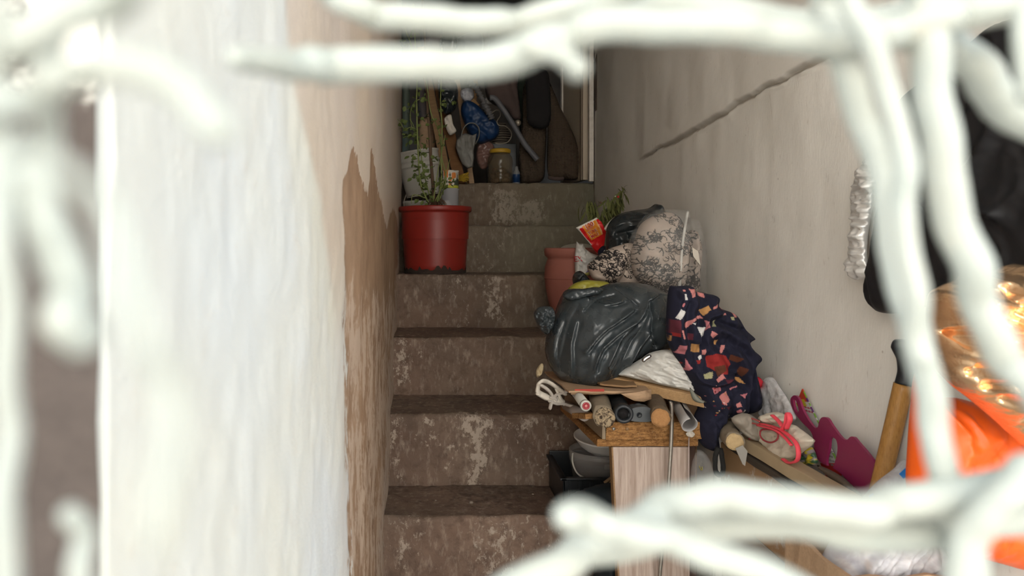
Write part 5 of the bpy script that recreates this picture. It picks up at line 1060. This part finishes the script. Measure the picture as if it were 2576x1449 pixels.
tag(soft('coloured_wrapper', [(2015, 1140), (2035, 1120), (2048, 1135), (2055, 1165), (2040, 1172), (2010, 1162)], mX(.645), M_printf, nrm=LEFT, thick=.008, rnd=10, step=2.5, noise=(.004, 8), canvas=lambda P: np.where((vn(P[:, 0]/7, P[:, 1]/7) > .1)[:, None], np.array([.04, .10, .05]), np.where((vn(P[:, 0]/6+9, P[:, 1]/6) > .2)[:, None], np.array([.5, .4, .03]), np.array([.3, .26, .28])))), 'coloured wrapper squeezed beneath the tied packet', 'wrapper')
tag(soft('dark_tray', [(2055, 1172), (2080, 1178), (2120, 1200), (2150, 1228), (2170, 1252), (2140, 1240), (2100, 1212)], mX(.640), mk('bronze_tray', (.10, .075, .055), .5), nrm=LEFT, thick=.006, rnd=8, step=4), 'dark brown scrap lying in front of the plum board', 'scrap')
ch = thing('cane_handle', 'varnished wooden tool handle with a black grip leaning on the right wall', 'handle', at(2190, 1400, 1.10))
a, b = at(2168, 1420, 1.10), at(2273, 967, 1.065); k = np.linspace(0, 1, 30); tube('shaft', a+(b-a)*k[:, None], .0125, M_bamboo, ch, seg=20, wob=.02)
q = np.array([(2274, 968), (2280, 935), (2278, 900), (2268, 870), (2266, 855)]); tube('grip', at(q[:, 0], q[:, 1], 1.064), [.0118, .011, .0115, .0135, .008], M_dkplastic, ch, seg=20, sm=5)

# ------------------------------------------------------------------ bags and clothes on the near right
jk = thing('black_jacket', 'black jacket with silver-lined edge hanging on the right wall', 'jacket', at(2300, 790, 1.0))
JO = [(2700, -20), (2560, 40), (2500, 62), (2440, 105), (2380, 150), (2310, 205), (2262, 255), (2240, 320), (2225, 420), (2205, 540), (2188, 640), (2170, 715), (2180, 765), (2200, 785), (2262, 788), (2340, 770), (2420, 800), (2560, 830), (2700, 850)]
soft('jacket_body', [(x+12, y) for x, y in JO], mX(.666), M_jacket, jk, nrm=LEFT, thick=.02, rnd=40, step=6, noise=(.004, 90), ridge=.003, ridge_s=(60, 160), folds=[([(2520, 120), (2440, 300), (2420, 420)], 18, -.010), ([(2400, 480), (2480, 440), (2570, 300)], 20, .012), ([(2250, 480), (2400, 520), (2560, 540)], 14, .009), ([(2200, 700), (2210, 780)], 8, -.006)])
soft('silver_edge', [(2182, 402), (2196, 396), (2205, 420), (2197, 500), (2184, 580), (2180, 640), (2186, 690), (2176, 700), (2152, 704), (2138, 690), (2133, 655), (2142, 600), (2145, 540), (2142, 490), (2152, 455), (2164, 425)], mX(.662), M_silver, jk, nrm=LEFT, thick=.009, rnd=20, step=2.5, noise=(.003, 14), ridge=.003, ridge_s=(60, 14), cells=(.009, 20, 2., 0.))
tag(soft('gold_bag', [(2350, 745), (2378, 718), (2420, 700), (2440, 682), (2500, 690), (2548, 664), (2600, 690), (2700, 760), (2700, 1120), (2600, 1130), (2560, 1105), (2510, 1060), (2450, 1010), (2400, 970), (2362, 920), (2345, 840)], mY(.755), M_gold, thick=.045, rnd=60, step=4, noise=(.008, 40), ridge=.008, ridge_s=(46, 60), cells=(.030, 52, 1.8, .9), folds=[([(2360, 830), (2430, 800), (2450, 740)], 8, -.022), ([(2440, 760), (2500, 700), (2545, 670)], 9, .018), ([(2400, 900), (2470, 860), (2520, 940)], 9, -.02), ([(2440, 960), (2520, 1000), (2570, 980)], 9, .018)]), 'crumpled shiny gold foil bag below the black jacket', 'bag')
tag(soft('orange_bag', [(2318, 925), (2328, 965), (2340, 995), (2360, 1005), (2400, 1000), (2470, 1020), (2560, 1060), (2700, 1120), (2700, 1470), (2580, 1432), (2480, 1404), (2390, 1376), (2325, 1318), (2292, 1240), (2294, 1130), (2302, 1020), (2308, 950)], mY(.86), M_orange, thick=.05, rnd=70, step=5, noise=(.006, 60), ridge=.006, ridge_s=(40, 160)), 'bright orange plastic bag hanging below the gold foil bag', 'bag')
rb_ = thing('rubbish_bag', 'translucent plastic bag of papers with blue tape, low in the right corner', 'bag', at(2200, 1560, .97))
soft('contents', [(2110, 1400), (2160, 1360), (2230, 1330), (2300, 1360), (2380, 1440), (2390, 1540), (2100, 1540), (2090, 1460)], mY(.985), M_printf, rb_, thick=.03, rnd=40, step=5, noise=(.008, 30), canvas=lambda P: np.where((vn(P[:, 0]/22, P[:, 1]/22) > .25)[:, None], np.array([.55, .33, .16]), np.where((vn(P[:, 0]/18+5, P[:, 1]/18) < -.3)[:, None], np.array([.30, .25, .30]), np.array([.70, .66, .64]))))
soft('film', [(2296, 1160), (2306, 1260), (2330, 1340), (2400, 1430), (2420, 1500), (2400, 1560), (2080, 1560), (2062, 1470), (2078, 1405), (2125, 1330), (2165, 1275), (2215, 1220), (2260, 1185)], mY(.97), M_haze, rb_, thick=.055, rnd=60, step=4, noise=(.004, 40), ridge=.003, ridge_s=(26, 300), cells=(.012, 24, 6., 2.15), folds=[([(2290, 1180), (2220, 1270), (2120, 1400)], 6, .010), ([(2295, 1200), (2260, 1300), (2200, 1420)], 6, .010), ([(2297, 1200), (2300, 1320), (2330, 1440)], 6, .010)])
for ol in ([(2262, 1192), (2290, 1166), (2299, 1172), (2298, 1184), (2272, 1204)], [(2186, 1246), (2196, 1240), (2200, 1248), (2186, 1258)]): plate('blue_tape', ol, mY(.935), M_blue, rb_, th=.001)
bx = thing('torn_box', 'torn cardboard box under the rubbish bag in the lower right', 'box', (.60, .97, 0))
for nm, a_ in (('wall_side', (.505, .512, .90, 1.06)), ('wall_side', (.655, .662, .90, 1.06)), ('wall_end', (.505, .662, 1.055, 1.062)), ('wall_end', (.505, .662, .895, .902))): box(nm, *a_, 0, .585, M_card, bx, bev=.001, rough=.004, cuts=6)
box('box_floor', .505, .662, .90, 1.06, 0, .49, M_card, bx)
for (x, y, r, lab) in ((1185, 1268, 6, 'largest chip of rubble on the lowest wide tread'), (1096, 1262, 3, 'tiny rubble chip on the lowest wide tread, nearest the left wall'), (1340, 1246, 3.5, 'small rubble chip on the lowest wide tread, nearest the crate')):
    p = at(x, y, 1.75+(1300-y)/80*.235); p[2] = .353; r_ = r/F*1.8
    tag(lathe('pebble', [(0, -.2*r_), (r_*.8, 0), (r_, .4*r_), (r_*.6, .8*r_), (0, .9*r_)], p, mk('pebble_grey', (.24, .19, .15), .9) if x == 1185 else bpy.data.materials['pebble_grey'], seg=8, wob=.3), lab, 'rubble', 'rubble chips on the tread')

for ob_ in bpy.data.objects:
    if '_o' in ob_.keys(): del ob_['_o']
